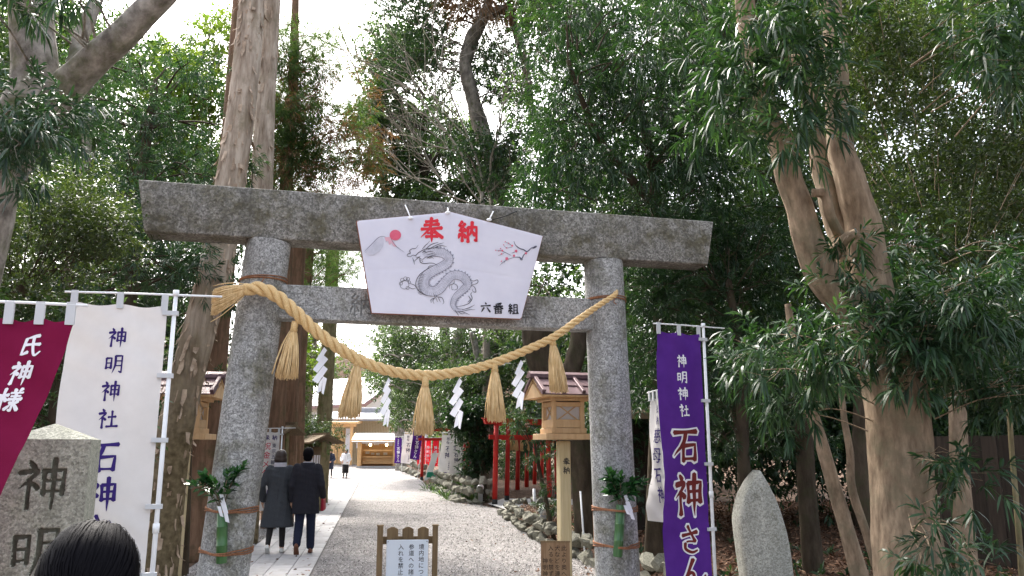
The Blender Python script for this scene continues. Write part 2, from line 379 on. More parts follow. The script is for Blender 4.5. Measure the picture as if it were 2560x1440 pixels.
L_CEDARB = leaf_mat('leaf_cedar_brown', (.1, .06, .032), (.18, .105, .055), (.27, .165, .09), .6, .25, .3, (1.3, 1.1, .6))
L_FALL = leaf_mat('leaf_fallen', (.06, .028, .016), (.16, .085, .05), (.34, .2, .13), .7, .1, .2, (1, 1, 1))

# ------------------------------------------------------------------ foliage
class Fol:
    """collects leaves as arrays: base point, direction, length, width, droop, tint"""
    def __init__(s): s.P = []; s.D = []; s.L = []; s.W = []; s.G = []; s.T = []
    def leaves(s, P, D, L, W, G, T):
        s.P.append(P); s.D.append(D); s.L.append(L); s.W.append(W); s.G.append(G); s.T.append(T)
    def shoots(s, P, A, k, L, W, spread=(.5, 1.2), stem=.12, droop=.35, tint=(.5, .25)):
        """k leaves spiralling round each shoot axis A that starts at P"""
        n = len(P); A = nrm(A)
        X = nrm(np.cross(A, nrm(RNG.normal(size=(n, 3))))); Yv = np.cross(A, X)
        ph = (np.arange(k) * 2.4)[None, :] + RNG.uniform(0, 6.3, (n, 1)) + RNG.normal(0, .25, (n, k))
        t = np.linspace(.08, 1, k)[None, :] + RNG.normal(0, .05, (n, k))
        sp = spread[1] + (spread[0] - spread[1]) * t + RNG.normal(0, .16, (n, k))
        rad = np.cos(ph)[..., None] * X[:, None] + np.sin(ph)[..., None] * Yv[:, None]
        D = nrm(A[:, None] * np.cos(sp)[..., None] + rad * np.sin(sp)[..., None])
        st = stem * RNG.uniform(.6, 1.3, (n, 1))
        B = P[:, None] + A[:, None] * (t * st)[..., None]
        ll = L * RNG.uniform(.65, 1.2, (n, k)); ww = W * RNG.uniform(.8, 1.2, (n, k))
        tb = RNG.normal(tint[0], tint[1] * .7, (n, 1)) + RNG.normal(0, tint[1] * .6, (n, k))
        s.leaves(B.reshape(-1, 3), D.reshape(-1, 3), ll.ravel(), ww.ravel(), (droop * RNG.uniform(.3, 1.4, (n, k))).ravel(), np.clip(tb, 0, 1).ravel())
    def clump(s, c, r, n, k=10, L=.09, W=.016, out=.6, up=.1, rnd_=.6, shell=.45, **kw):
        c = np.asarray(c, float); r = np.asarray(r, float) * np.ones(3)
        d = nrm(RNG.normal(size=(n, 3))); q = RNG.uniform(0, 1, (n, 1)) ** (shell)
        P = c + d * q * r
        A = d * out + RNG.normal(0, rnd_ * .6, (n, 3)) + np.array([0, 0, up])
        s.shoots(P, A, k, L, W, **kw)
    def mesh(s, name, long=False):
        P = np.vstack(s.P); D = nrm(np.vstack(s.D)); L = np.concatenate(s.L)[:, None]; Wd = np.concatenate(s.W)[:, None]; G = np.concatenate(s.G)[:, None]; T = np.concatenate(s.T)
        n = len(P); ref = np.array([0, 0, 1.0]) + RNG.normal(0, .45, (n, 3))
        Sd = nrm(np.cross(D, ref)); Nn = np.cross(Sd, D); g = np.array([0, 0, -1.0])
        if long:
            V = np.stack([P, P + D * L * .33 + Sd * Wd * .5 + g * G * L * .1, P + D * L * .33 - Sd * Wd * .5 + g * G * L * .1,
                          P + D * L * .68 + Sd * Wd * .42 + g * G * L * .42, P + D * L * .68 - Sd * Wd * .42 + g * G * L * .42, P + D * L * .96 + g * G * L * .95], 1)
            nv = 6; tri = np.array([0, 2, 1, 1, 2, 4, 1, 4, 3, 3, 4, 5])
        else:
            V = np.stack([P, P + D * L * .45 + Sd * Wd * .5 + Nn * Wd * .12 + g * G * L * .2, P + D * L + g * G * L * .8, P + D * L * .45 - Sd * Wd * .5 + Nn * Wd * .12 + g * G * L * .2], 1)
            nv = 4; tri = np.array([0, 2, 1, 0, 3, 2])
        k = len(tri) // 3
        m = bpy.data.meshes.new(name); m.vertices.add(n * nv); m.vertices.foreach_set('co', V.reshape(-1).astype(np.float32))
        idx = (np.arange(n)[:, None] * nv + tri[None, :]).ravel().astype(np.int32)
        m.loops.add(len(idx)); m.loops.foreach_set('vertex_index', idx)
        m.polygons.add(n * k); m.polygons.foreach_set('loop_start', np.arange(0, n * k * 3, 3, dtype=np.int32))
        m.update(calc_edges=True)
        a = m.attributes.new('tint', 'FLOAT', 'FACE'); a.data.foreach_set('value', np.repeat(T, k).astype(np.float32))
        return m
    @property
    def count(s): return sum(len(x) for x in s.P)

def barkdisp(amp=.06, ridges=9, tw=.35):
    sd = rnd(0, 50)
    def f(p, a, i):
        q = np.stack([np.cos(a) * 1.2 + sd, np.sin(a) * 1.2, np.full_like(a, p[2] * 1.1)], -1)
        q2 = np.stack([np.cos(a) * 4 + sd, np.sin(a) * 4, np.full_like(a, p[2] * 2.3)], -1)
        return 1 + amp * vnoise(q, 1.3, sd) + amp * .5 * vnoise(q2, 1.5, sd) + amp * .25 * np.sin(a * ridges + p[2] * tw)
    return f
def limb(mb, pts, radii, seg=10, n=8, wob=.0, amp=.07):
    P = spline(pts, n)
    if wob:
        P[1:-1] += np.stack([vnoise(P[1:-1], 2.2, 3.1), vnoise(P[1:-1], 2.0, 9.7), vnoise(P[1:-1], 2.4, 5.5)], -1) * wob
    return mb.tube(P, radii, seg, True, disp=barkdisp(amp))
def box_clumps(px0, px1, py0, py1, Y0, Y1, n, r0, r1, flat=.75):
    """n clump centres and radii spread through a chunk of space seen between these bearings, Y0..Y1 metres away"""
    out = []
    for i in range(n):
        for _ in range(20):
            c = at(rnd(px0, px1), rnd(py0, py1), rnd(Y0, Y1))
            if c[2] > .25: break
        r = rnd(r0, r1); out.append((c, np.array([r, r, r * flat])))
    return out
def twigs_to(mb, c, r, anchor, rad=.018, wob=.08):
    """a thin branch that carries one clump"""
    a = np.asarray(anchor, float); c = np.asarray(c, float); dl = np.linalg.norm(a - c); a = c + (a - c) * min(1.0, max(.6, 2.2 * r) / max(dl, .01))
    mid = a * .5 + c * .5 + np.array([rnd(-wob, wob), rnd(-wob, wob), rnd(0, wob * 2)]) * np.linalg.norm(c - a)
    P = spline([a, mid, c], 3); mb.tube(P, np.linspace(rad, rad * .4, len(P)), 4, False)
    for k in range(2):
        e = c + nrm(RNG.normal(size=3)) * r * rnd(.4, .8); mb.tube(np.array([P[-3], (P[-3] + e) / 2 + RNG.normal(0, .02, 3), e]), [rad * .5, rad * .35, rad * .2], 3, False)

LEAF = {
    'maki':  dict(k=14, L=.11, W=.016, spread=(.35, 1.15), stem=.11, droop=.45),
    'makibig': dict(k=15, L=.122, W=.0165, spread=(.3, 1.2), stem=.12, droop=.55),
    'willow': dict(k=11, L=.115, W=.017, spread=(.35, .9), stem=.2, droop=.7),
    'broad': dict(k=7, L=.075, W=.032, spread=(.6, 1.25), stem=.14, droop=.3),
    'small': dict(k=9, L=.05, W=.02, spread=(.6, 1.25), stem=.14, droop=.25),
    'mid':   dict(k=7, L=.125, W=.055, spread=(.6, 1.3), stem=.2, droop=.3),
    'deep':  dict(k=7, L=.26, W=.12, spread=(.6, 1.3), stem=.35, droop=.3),
    'far':   dict(k=7, L=.14, W=.07, spread=(.6, 1.3), stem=.22, droop=.3),
    'vfar':  dict(k=5, L=.5, W=.3, spread=(.5, 1.4), stem=.5, droop=.3),
    'cedar': dict(k=13, L=.12, W=.013, spread=(.35, .8), stem=.3, droop=.35),
}
def tree(name, label, base, trunk, clumps, leaf='broad', lmat=None, bmat=None, dens=60, group=None, limbs=(), cat='tree', seg=14,
         branch=True, tint=(.5, .25), extra=None, anchors=None, up=.1, amp=.07, long=False, out=.6, crown='crown', brad=.02, kind_extra=None):
    """one tree: Empty at its foot > trunk, limbs, branches, crown"""
    t = thing(name, label, cat, base, 0, group, world=True)
    tp = []
    if trunk is not None:
        pts, rad = trunk; mb = MB(); limb(mb, pts, rad, seg, 10, 0, amp); put('trunk', mb, bmat, t, True); tp = [np.asarray(p, float) for p in pts]
    for pts, rad in limbs:
        mb = MB(); limb(mb, pts, rad, max(8, seg - 4), 8, .03, amp); put('limb', mb, bmat, t, True); tp += [np.asarray(p, float) for p in pts]
    anc = []
    for pts in ([trunk[0]] if trunk is not None else []) + [l[0] for l in limbs]:
        q = spline(pts, 6); anc += list(q[len(q) // 3:] if pts is (trunk[0] if trunk else None) else q)
    anc = np.array(anchors if anchors is not None else (anc if anc else [base]))
    f = Fol(); br = MB(); spec = dict(LEAF[leaf])
    for c, r in clumps:
        vol = float(np.prod(r)) ** (1 / 3); n = max(4, int(dens * (vol ** 2) / .09))
        f.clump(c, r, n, up=up, tint=tint, out=out, **spec)
        if branch:
            d = np.linalg.norm(anc - c, axis=1) + np.maximum(anc[:, 2] - c[2], 0) * .8
            twigs_to(br, c, float(np.mean(r)), anc[int(np.argsort(d)[min(len(d) - 1, int(RNG.integers(0, 4)))])], brad)
    if extra: extra(f)
    if branch and br.n: put('twigs', br, M_TWIG if bmat is None else bmat, t, True, kind='stuff')
    if f.count: put(crown, f.mesh(crown, long), lmat, t)
    return t

# ------------------------------------------------------------------ brush lettering
G_SHIME = "24,5 33,17 d|9,28 38,24 30,38 10,58 t|26,42 26,97 n|30,46 41,58 d"
GL = {
 '神': G_SHIME + "|52,24 53,70 n|51,25 89,22 87,70 n|54,44 85,43 s|53,65 86,64 s|70,2 70,100 t",
 '明': "13,22 15,74 n|13,23 38,21 37,72 n|15,46 36,45 s|15,68 37,67 s|57,10 57,55 46,96 t|56,11 88,9 88,92 76,84 h|58,35 86,34 s|58,58 86,57 s",
 '社': G_SHIME + "|52,44 88,41 n|70,14 70,86 n|45,89 98,86 n",
 '石': "8,17 90,13 n|48,16 38,44 6,78 t|36,51 39,93 n|35,52 82,48 78,90 n|38,86 78,85 s",
 'さ': "14,36 82,25 n|40,4 56,34 70,58 n|68,58 44,56 32,58 x|26,62 28,82 54,94 78,88 c",
 'ん': "52,6 34,50 12,94 n|14,90 34,56 50,54 56,80 68,92 94,62 c",
 '奉': "24,17 76,13 n|18,31 82,27 n|6,47 94,42 n|50,1 42,42 4,80 t|57,44 72,64 97,82 d|32,63 68,61 s|24,77 76,75 n|50,52 50,100 t",
 '納': "27,3 12,22 27,27 n|40,13 13,46 40,43 n|34,32 43,47 d|26,47 26,92 n|16,58 8,80 t|34,58 43,76 d|53,30 53,96 n|52,31 93,28 93,92 82,85 h|73,5 70,44 56,72 t|72,46 87,66 d",
 '氏': "74,5 22,19 t|25,17 25,88 48,76 n|25,46 86,41 n|52,12 60,50 78,88 96,72 c",
 '様': "4,32 43,29 n|24,3 24,98 n|23,34 4,68 t|27,36 41,54 d|58,3 65,14 d|85,2 76,15 t|49,21 93,18 s|54,34 89,32 s|47,47 97,44 n|71,19 71,94 61,87 h|55,57 65,64 d|45,88 65,68 t|89,53 76,65 t|75,63 97,90 d",
 '六': "45,3 55,18 d|6,36 94,31 n|36,50 8,93 t|61,48 91,92 d",
 '番': "80,3 22,12 t|29,16 36,27 d|70,12 62,25 t|8,33 93,30 n|50,10 50,54 n|46,35 8,56 t|55,35 95,54 d|24,58 25,98 n|23,59 78,57 77,97 n|26,76 75,76 s|26,94 76,94 s|50,58 50,94 s",
 '組': "27,3 12,22 27,27 n|40,13 13,46 40,43 n|34,32 43,47 d|26,47 26,92 n|16,58 8,80 t|34,58 43,76 d|59,9 59,88 n|58,10 89,8 89,88 n|60,35 87,34 s|60,60 87,59 s|46,91 100,88 n",
 '・': "48,46 54,54 d",
}
def glyph_strokes(ch):
    out = []
    for st in GL[ch].split('|'):
        *pts, k = st.split(); out.append((np.array([[float(a) for a in p.split(',')] for p in pts]) / 100.0, k))
    return out
def ribbon2d(pts, w):
    """flat brush stroke: centre line pts (n,2) and full widths w (n)"""
    P = np.asarray(pts, float); T = np.gradient(P, axis=0); T /= np.linalg.norm(T, axis=1, keepdims=True) + 1e-9
    Nn = np.stack([-T[:, 1], T[:, 0]], 1); w = np.asarray(w, float)[:, None] / 2
    V = np.vstack([P + Nn * w, P - Nn * w]); n = len(P)
    V = np.vstack([V, P[0] - T[0] * w[0] * .55, P[-1] + T[-1] * w[-1] * .55])
    return V, [(i, i + 1, n + i + 1, n + i) for i in range(n - 1)] + [(0, n, 2 * n), (n - 1, 2 * n + 1, 2 * n - 1)]
def stroke_ribbon(P, kind, w, slim=1.0):
    """dense centre line + brush width profile"""
    if kind in 'ctx' or (kind == 'd' and len(P) > 2): Q = spline(P, 8)
    else:
        Q = [P[0]]
        for a, b in zip(P[:-1], P[1:]):
            for t in np.linspace(0, 1, 7)[1:]: Q.append(a + (b - a) * t)
        Q = np.array(Q)
    t = np.linspace(0, 1, len(Q))
    prof = {'n': .95 - .35 * np.sin(pi * t) + .1 * t, 's': .62 - .12 * np.sin(pi * t), 't': 1.0 - .15 * t - .72 * t ** 3, 'd': .45 + .8 * t ** .8 - .3 * t ** 4, 'h': .9 - .25 * np.sin(pi * t) - .35 * t ** 4, 'c': .9 - .15 * np.sin(pi * t) - .45 * t ** 3, 'x': .45 + 0 * t}[kind]
    return Q, prof * w * slim
def brush_glyph(mb, ch, fn, w=.115, grow=0.0, lift=0.0, step=.00025):
    """fn maps (x right 0..1, y down 0..1, lift) arrays to 3-D"""
    for i, (P, k) in enumerate(glyph_strokes(ch)):
        Q, ww = stroke_ribbon(P, k, w)
        if grow:
            T = Q[1] - Q[0]; T = T / (np.linalg.norm(T) + 1e-9); T2 = Q[-1] - Q[-2]; T2 = T2 / (np.linalg.norm(T2) + 1e-9)
            Q = np.vstack([Q[0] - T * grow * .5, Q[1:-1], Q[-1] + T2 * grow * .5]); ww = ww + grow
        V, F = ribbon2d(Q, ww); mb.add(fn(V[:, 0], V[:, 1], lift + i * step), F)
_NOTO = {}
def noto(ch):
    """outline letter as flat mesh in a unit box (x right, y down)"""
    if ch not in _NOTO:
        c = bpy.data.curves.new('t', 'FONT'); c.body = ch; c.size = 1.0; c.resolution_u = 2; c.offset = .008
        o = bpy.data.objects.new('t', c); COL.objects.link(o); dg = bpy.context.evaluated_depsgraph_get()
        m = bpy.data.meshes.new_from_object(o.evaluated_get(dg)); V = np.array([v.co[:] for v in m.vertices]).reshape(-1, 3); F = [tuple(p.vertices) for p in m.polygons]
        bpy.data.objects.remove(o); bpy.data.meshes.remove(m); bpy.data.curves.remove(c)
        if len(V): V = np.stack([V[:, 0] - (V[:, 0].min() + V[:, 0].max()) / 2 + .5, .5 - (V[:, 1] - .36)], 1)
        _NOTO[ch] = (V, F)
    return _NOTO[ch]
def letters(mb, text, fn, x, y, size, pitch=None, brush=True, w=.115, grow=0.0, lift=.0015, vertical=True, aspect=1.0):
    """a column (or row) of letters; fn maps board coordinates in metres (x right, y down) to 3-D"""
    pitch = pitch or size * 1.1
    for i, ch in enumerate(text):
        if ch == ' ': continue
        ox = x - size * aspect / 2 + (0 if vertical else i * pitch); oy = y + (i * pitch if vertical else 0)
        g = lambda a, b, l, ox=ox, oy=oy: fn(ox + a * size * aspect, oy + b * size, l)
        if brush and ch in GL: brush_glyph(mb, ch, g, w, grow, lift)
        else:
            V, F = noto(ch)
            if len(V): mb.add(g(V[:, 0], V[:, 1], lift), F)
def carve_depth(X, Yd, items, wid=.11):
    """depth field for carved letters on a face: items = (char, x, y, size); returns 0..1"""
    out = np.zeros_like(X)
    for ch, ox, oy, size in items:
        for P, k in glyph_strokes(ch):
            Q, ww = stroke_ribbon(P, k, wid); Q = Q * size + np.array([ox - size / 2, oy]); ww = ww * size / 2
            for a, b, w in zip(Q[:-1], Q[1:], ww):
                d = b - a; L2 = d @ d + 1e-12
                t = np.clip(((X - a[0]) * d[0] + (Yd - a[1]) * d[1]) / L2, 0, 1)
                dist = np.hypot(X - a[0] - t * d[0], Yd - a[1] - t * d[1])
                out = np.maximum(out, smooth01((w - dist) / (w * .55) + .15))
    return out

# ================================================================== SETTING
EDGE_Y = [-40, 6, 10, 12, 15.6, 19, 22.6, 23.3, 27, 30, 36, 44, 48, 60, 75]
EDGE_X = [3.2, 2.6, 1.85, 1.2, .45, .05, -.3, -.25, -1.7, -2.3, -3.6, -4.8, -5.6, -8.6, -9]
def xr(y): return np.interp(y, EDGE_Y, EDGE_X)
def path_r(y): return -2.7 - .167 * (np.asarray(y, float) - 11.24)
def xl(y): return path_r(y) - 1.2 - np.interp(y, [5, 20, 36, 44, 60, 75], [.5, .7, .8, 3, 12, 14])
def rise(y): return .021 * np.maximum(0, np.asarray(y, float) - 42)
def ground_z(x, y):
    x = np.asarray(x, float); y = np.asarray(y, float)
    b = smooth01((x - xr(y) - .12) / .5) * np.interp(y, [4, 9, 14, 22, 23, 28, 29, 60], [.05, .1, .24, .2, .0, .0, .25, .3]) + .02 * np.maximum(0, x - xr(y) - 1)
    l = smooth01((xl(y) - x - .1) / 1.0) * .12
    n = .025 * vnoise(np.stack([x, y, 0 * x], -1), .9, 2.0) * (smooth01((x - xr(y)) / .8) + smooth01((xl(y) - x) / .8))
    return np.minimum(rise(y), 3) - .03 + np.minimum(b, .9) + l + n
def gz(x, y): return float(ground_z(np.array([x]), np.array([y]))[0])
def axis_steps(lo, hi, st): 
    a = np.arange(lo, hi + 1e-6, st); far = [20, 45, 90, 180, 400, 900]
    return np.concatenate([[lo - k for k in far[::-1]], a, [hi + k for k in far]])
gx, gy = axis_steps(-16, 14, .3), axis_steps(2, 62, .35)
GX, GY = np.meshgrid(gx, gy); nu, nv = len(gx), len(gy)
mb = MB(); mb.add(np.stack([GX, GY, ground_z(GX, GY)], -1).reshape(-1, 3), [(j * nu + i, j * nu + i + 1, (j + 1) * nu + i + 1, (j + 1) * nu + i) for j in range(nv - 1) for i in range(nu - 1)])
M_SOIL = mat('forest_soil', (.05, .032, .022), .95, (.125, .08, .055), 6, 9, .9, 30, .1, third=((.19, .12, .085), 14, .5, .72), bdist=.03)
put('ground', mb, M_SOIL, None, True, kind='structure')
# gravel: pale chippings
M_GRAV = mat('gravel', (.255, .24, .232), .95, (.355, .335, .326), 2.2, 5, 0, None, .15)
def _grav(m):
    t = m.node_tree; N = t.nodes; Lk = t.links.new; b = N['Principled BSDF']; src = b.inputs['Base Color'].links[0].from_socket
    tc = [n for n in N if n.type == 'TEX_COORD'][0]
    vo = N.new('ShaderNodeTexVoronoi'); vo.inputs['Scale'].default_value = 42; Lk(tc.outputs['Object'], vo.inputs['Vector'])
    sp = N.new('ShaderNodeSeparateColor'); Lk(vo.outputs['Color'], sp.inputs[0]); mr = N.new('ShaderNodeMapRange'); mr.inputs['To Min'].default_value = .6; mr.inputs['To Max'].default_value = 1.3; Lk(sp.outputs[0], mr.inputs[0])
    mx = N.new('ShaderNodeMix'); mx.data_type = 'RGBA'; mx.blend_type = 'MULTIPLY'; mx.inputs['Factor'].default_value = 1; Lk(src, mx.inputs[6]); Lk(mr.outputs[0], mx.inputs[7]); Lk(mx.outputs[2], b.inputs['Base Color'])
    bp = N.new('ShaderNodeBump'); bp.inputs['Strength'].default_value = 1.0; bp.inputs['Distance'].default_value = .03; bp.invert = True; Lk(vo.outputs['Distance'], bp.inputs['Height']); Lk(bp.outputs[0], b.inputs['Normal'])
_grav(M_GRAV)
ys = np.arange(-20, 78, .5)
mb = MB(); us = np.linspace(0, 1, 24)
GXg = np.array([xl(y) + (xr(y) - xl(y)) * us for y in ys]); GYg = np.repeat(ys[:, None], 24, 1)
und = .012 * vnoise(np.stack([GXg, GYg, 0 * GXg], -1), 1.1)
mb.add(np.stack([GXg, GYg, rise(GYg) + und + .0], -1).reshape(-1, 3), [(j * 24 + i, j * 24 + i + 1, (j + 1) * 24 + i + 1, (j + 1) * 24 + i) for j in range(len(ys) - 1) for i in range(23)])
gravel = put('gravel_yard', mb, M_GRAV, None, True, kind='structure')
# loose chippings lying on top of the gravel sheet, nearest stretch
f = Fol(); n = 34000
yy = 10.8 + 16 * RNG.uniform(0, 1, n) ** 1.5; xx = path_r(yy) + .05 + (xr(yy) - path_r(yy)) * RNG.uniform(0, 1, n)
k = RNG.uniform(0, 1, n) < .12; xx[k] = path_r(yy[k]) - 1.22 - RNG.uniform(0, .5, k.sum())
f.leaves(np.stack([xx, yy, rise(yy) + .012 + RNG.uniform(0, .012, n)], -1), nrm(np.stack([RNG.normal(size=n), RNG.normal(size=n), RNG.uniform(-.3, .5, n)], -1)), RNG.uniform(.014, .034, n), RNG.uniform(.012, .025, n), np.zeros(n), RNG.uniform(0, 1, n))
M_CHIP = leaf_mat('gravel_chip', (.14, .13, .125), (.32, .305, .295), (.56, .54, .525), .9, 0.0, .15)
tag(put('gravel_chippings', f.mesh('gravel_chippings'), M_CHIP), 'loose pale gravel chippings covering the yard', 'gravel', None, 'stuff')
# paved path: slabs one by one, running bond
M_SLABP = mat('paving_slab', (.36, .35, .35), .8, (.46, .45, .45), 4, 6, .15, 60, .3, objvar=.12, third=((.25, .24, .22), 2.2, .55, .75))
M_MORT = mat('mortar', (.16, .15, .14), .95)
pdir = nrm(np.array([-.1647, .9863, 0])); pper = np.array([pdir[1], -pdir[0], 0])
def pathp(s, t): return np.array([-2.7, 11.24, 0]) + pdir * s + pper * t        # t from -1.2 to 0
mb = MB(); n = 60; ss = np.linspace(-1.8, 34, n)
mb.add(np.array([pathp(s, t) + [0, 0, rise(pathp(s, t)[1]) + .016] for s in ss for t in (-1.215, .01)]), [(2 * i, 2 * i + 1, 2 * i + 3, 2 * i + 2) for i in range(n - 1)])
paving = put('paved_path', mb, M_MORT, None, kind='structure')
sm = bevel_mesh(MB().box((0, 0, 0), (.292, .592, .05)), .004, 1, 'slab'); sm.materials.append(M_SLABP)
for c in range(4):
    for r in range(58):
        s0 = -1.5 + r * .6 + (.3 if c % 2 else 0); p = pathp(s0, -.15 - c * .3)
        o = bpy.data.objects.new('paving_slab', sm); COL.objects.link(o); o.parent = paving
        o.location = (p[0], p[1], rise(p[1]) + rnd(.0, .004)); o.rotation_euler = (rnd(-.003, .003), rnd(-.003, .003), atan2(-pdir[0], pdir[1]))

# angular stones, shared meshes
def stone_mesh(i):
    bm = bmesh.new()
    for _ in range(15):
        v = nrm(RNG.normal(size=3)) * rnd(.8, 1.0); bm.verts.new(v * np.array([1, .85, .75]))
    r = bmesh.ops.convex_hull(bm, input=bm.verts[:])
    bmesh.ops.delete(bm, geom=[g for g in r['geom_interior'] if isinstance(g, bmesh.types.BMVert)], context='VERTS')
    bmesh.ops.recalc_face_normals(bm, faces=bm.faces[:])
    m = bpy.data.meshes.new('stone'); bm.to_mesh(m); bm.free(); m.materials.append(M_ROCK); return m
STONES = [stone_mesh(i) for i in range(9)]
def stone_row(name, label, pts, sz, layers, per_m, group=None):
    """dry-laid stones along a line, each stone an object"""
    P = spline(pts, 10); L = np.concatenate([[0], np.cumsum(np.linalg.norm(np.diff(P, axis=0), axis=1))])
    b = P[0].copy(); b[2] = gz(b[0], b[1]); t = thing(name, label, 'stone edging', b, 0, group, world=True)
    for ly in range(layers):
        n = int(L[-1] * per_m); 
        for i in range(n):
            s = (i + .5 + rnd(-.25, .25)) / n * L[-1]; p = np.array([np.interp(s, L, P[:, k]) for k in range(3)])
            q = sz * rnd(.7, 1.25); base = float(rise(p[1]))
            o = bpy.data.objects.new('stone', STONES[int(RNG.integers(9))]); COL.objects.link(o); o.parent = t
            w = np.array([p[0] + rnd(-.06, .06) + ly * sz * .35, p[1] + rnd(-.05, .05), base + sz * (.3 + ly * .95) + rnd(-.02, .03)])
            o.location = w - b; o.scale = (q * rnd(.55, .75), q * rnd(.5, .65), q * rnd(.5, .75)); o.rotation_euler = (rnd(-.5, .5), rnd(-.5, .5), rnd(0, 6))
    return t
stone_row('stone_edging', 'low edging of angular grey-brown stones beside the wooden lantern post', [(1.95, 9.6, 0), (1.2, 12, 0), (.72, 14.2, 0), (.45, 15.6, 0), (.05, 19, 0), (-.2, 21.6, 0), (.3, 22.7, 0), (1.1, 22.9, 0)], .22, 2, 5.2)
stone_row('stone_edging', 'low stone wall with planting left of the red gate row', [(-.75, 25.6, 0), (-1.5, 25.9, 0), (-2.1, 28.5, 0), (-2.7, 32, 0), (-3.5, 36.2, 0), (-3.1, 37, 0)], .31, 3, 3.8)
stone_row('stone_edging', 'far rubble wall under the purple and white banners', [(-5.2, 47, 0), (-6.2, 50.5, 0), (-7.4, 55.5, 0), (-8.2, 60, 0)], .5, 2, 2.0)
p = gr(1420, 1258); mb = MB(); mb.box((0, 0, 0), (3.2, 3.4, .05), rotz(-.1))
o = put('concrete_pad', MB().add(np.array([[-.2, 23.3, .03], [3.2, 24.2, .03], [3.6, 40, .03], [-.2 + 1.8, 40, .03], [-.75, 25.4, .03]]), [(0, 1, 2, 3, 4)]), M_CONC, None, kind='structure')

# ================================================================== STONE GATE
TC = np.array([-.698, 8.002]); TR_ = .2405
td = np.array([cos(TR_), sin(TR_), 0]); tn = np.array([-sin(TR_), cos(TR_), 0])
def T(a, b, z): return np.array([TC[0], TC[1], 0]) + td * a + tn * b + np.array([0, 0, z])
torii = thing('stone_torii', 'grey granite shrine gate with two round pillars and thick lintel', 'shrine gate', (TC[0], TC[1], 0), world=True)
ZK, HK, LT, LB, DK, OFF = 3.64, .497, 2.95, 2.86, .165, .0245
def pillar_c(sg, z): return T(sg * (1.7325 + (.07 if sg < 0 else .024) * (ZK - z)), 0, z)
def pillar_r(z): return .225 - .004 * z
for sg in (-1, 1):
    zs = np.linspace(-.15, ZK - .002, 60); mb = MB(); dsp = barkdisp(.009, 5, .2)
    mb.tube(np.array([pillar_c(sg, z) for z in zs]), [pillar_r(z) for z in zs], 48, True, disp=dsp); put('pillar', mb, M_GRAN, torii, auto=50)
def rect_ring(fn, y0, y1, z0, z1, r=.018, k=4, sub=5):
    pts = []
    for cy_, cz_, a0 in ((y1 - r, z1 - r, 0), (y0 + r, z1 - r, pi / 2), (y0 + r, z0 + r, pi), (y1 - r, z0 + r, 1.5 * pi)):
        for j in range(k): a = a0 + j / (k - 1) * pi / 2; pts.append((cy_ + r * cos(a), cz_ + r * sin(a)))
    return np.array([fn(b, z) for b, z in pts])
def beam(name, L0t, L0b, L1t, L1b, y0, y1, z0, z1, mt, crown_=0.0):
    rings = []; N_ = 70
    for i in range(N_ + 1):
        t = i / N_
        def fn(b, z):
            q = (z - z0) / (z1 - z0); a = (L0b + (L0t - L0b) * q) * (1 - t) + (L1b + (L1t - L1b) * q) * t
            zz = z + crown_ * (2 * t - 1) ** 2
            w = T(a, b, zz); e = .004 * vnoise(w, 7.0, 1.0) + .003 * vnoise(w, 19.0, 4.0)
            return T(a, b + e, zz + .6 * e)
        rings.append(rect_ring(fn, y0, y1, z0, z1))
    return MB().loft(rings)
put('lintel', beam('lintel', -LT + OFF, -LB + OFF, LT + OFF, LB + OFF, -DK, DK, ZK, ZK + HK, M_GRANK), M_GRANK, torii, auto=40)
ZN, HN = 2.877, .34
put('tie_beam', MB().box(T(0, .01, ZN + HN / 2), (3.3, .17, HN - .004), rotz(TR_)), M_GRAN, torii)
def carved_beam(u, v):
    a = -1.62 + 3.24 * u; z = ZN + HN * v
    dep = carve_depth(a, ZN + HN - z, [('納', -.83, .06, .23), ('奉', .84, .06, .23)], .085)
    rim = (u <= 0) | (u >= 1) | (v <= 0) | (v >= 1)
    base = np.array([T(x, -.1, zz) for x, zz in zip(a, z)])
    e = .0025 * vnoise(base, 9.0, 2.0) + dep * .013 + rim * .03
    return base + tn[None, :] * e[:, None]
o = put('carved_beam_face', MB().grid(carved_beam, 420, 46), M_GRAN, torii, True, label='face of the tie beam with carved characters')
def stain_grooves(o, m2, test):
    o.data.materials.append(m2); c = np.empty(len(o.data.polygons) * 3); o.data.polygons.foreach_get('center', c); c = c.reshape(-1, 3)
    o.data.polygons.foreach_set('material_index', test(c).astype(np.int32))
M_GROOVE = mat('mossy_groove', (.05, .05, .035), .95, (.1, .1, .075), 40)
_u = np.linspace(0, 1, 420); _A, _Z = np.meshgrid(-1.62 + 3.24 * (_u[1:] + _u[:-1]) / 2, ZN + HN * (np.arange(45) + .5) / 45)
stain_grooves(o, mat('beam_groove', (.13, .13, .125), .95, (.22, .22, .21), 40), lambda c: carve_depth(_A.ravel(), ZN + HN - _Z.ravel(), [('納', -.83, .06, .23), ('奉', .84, .06, .23)], .085) > .5)

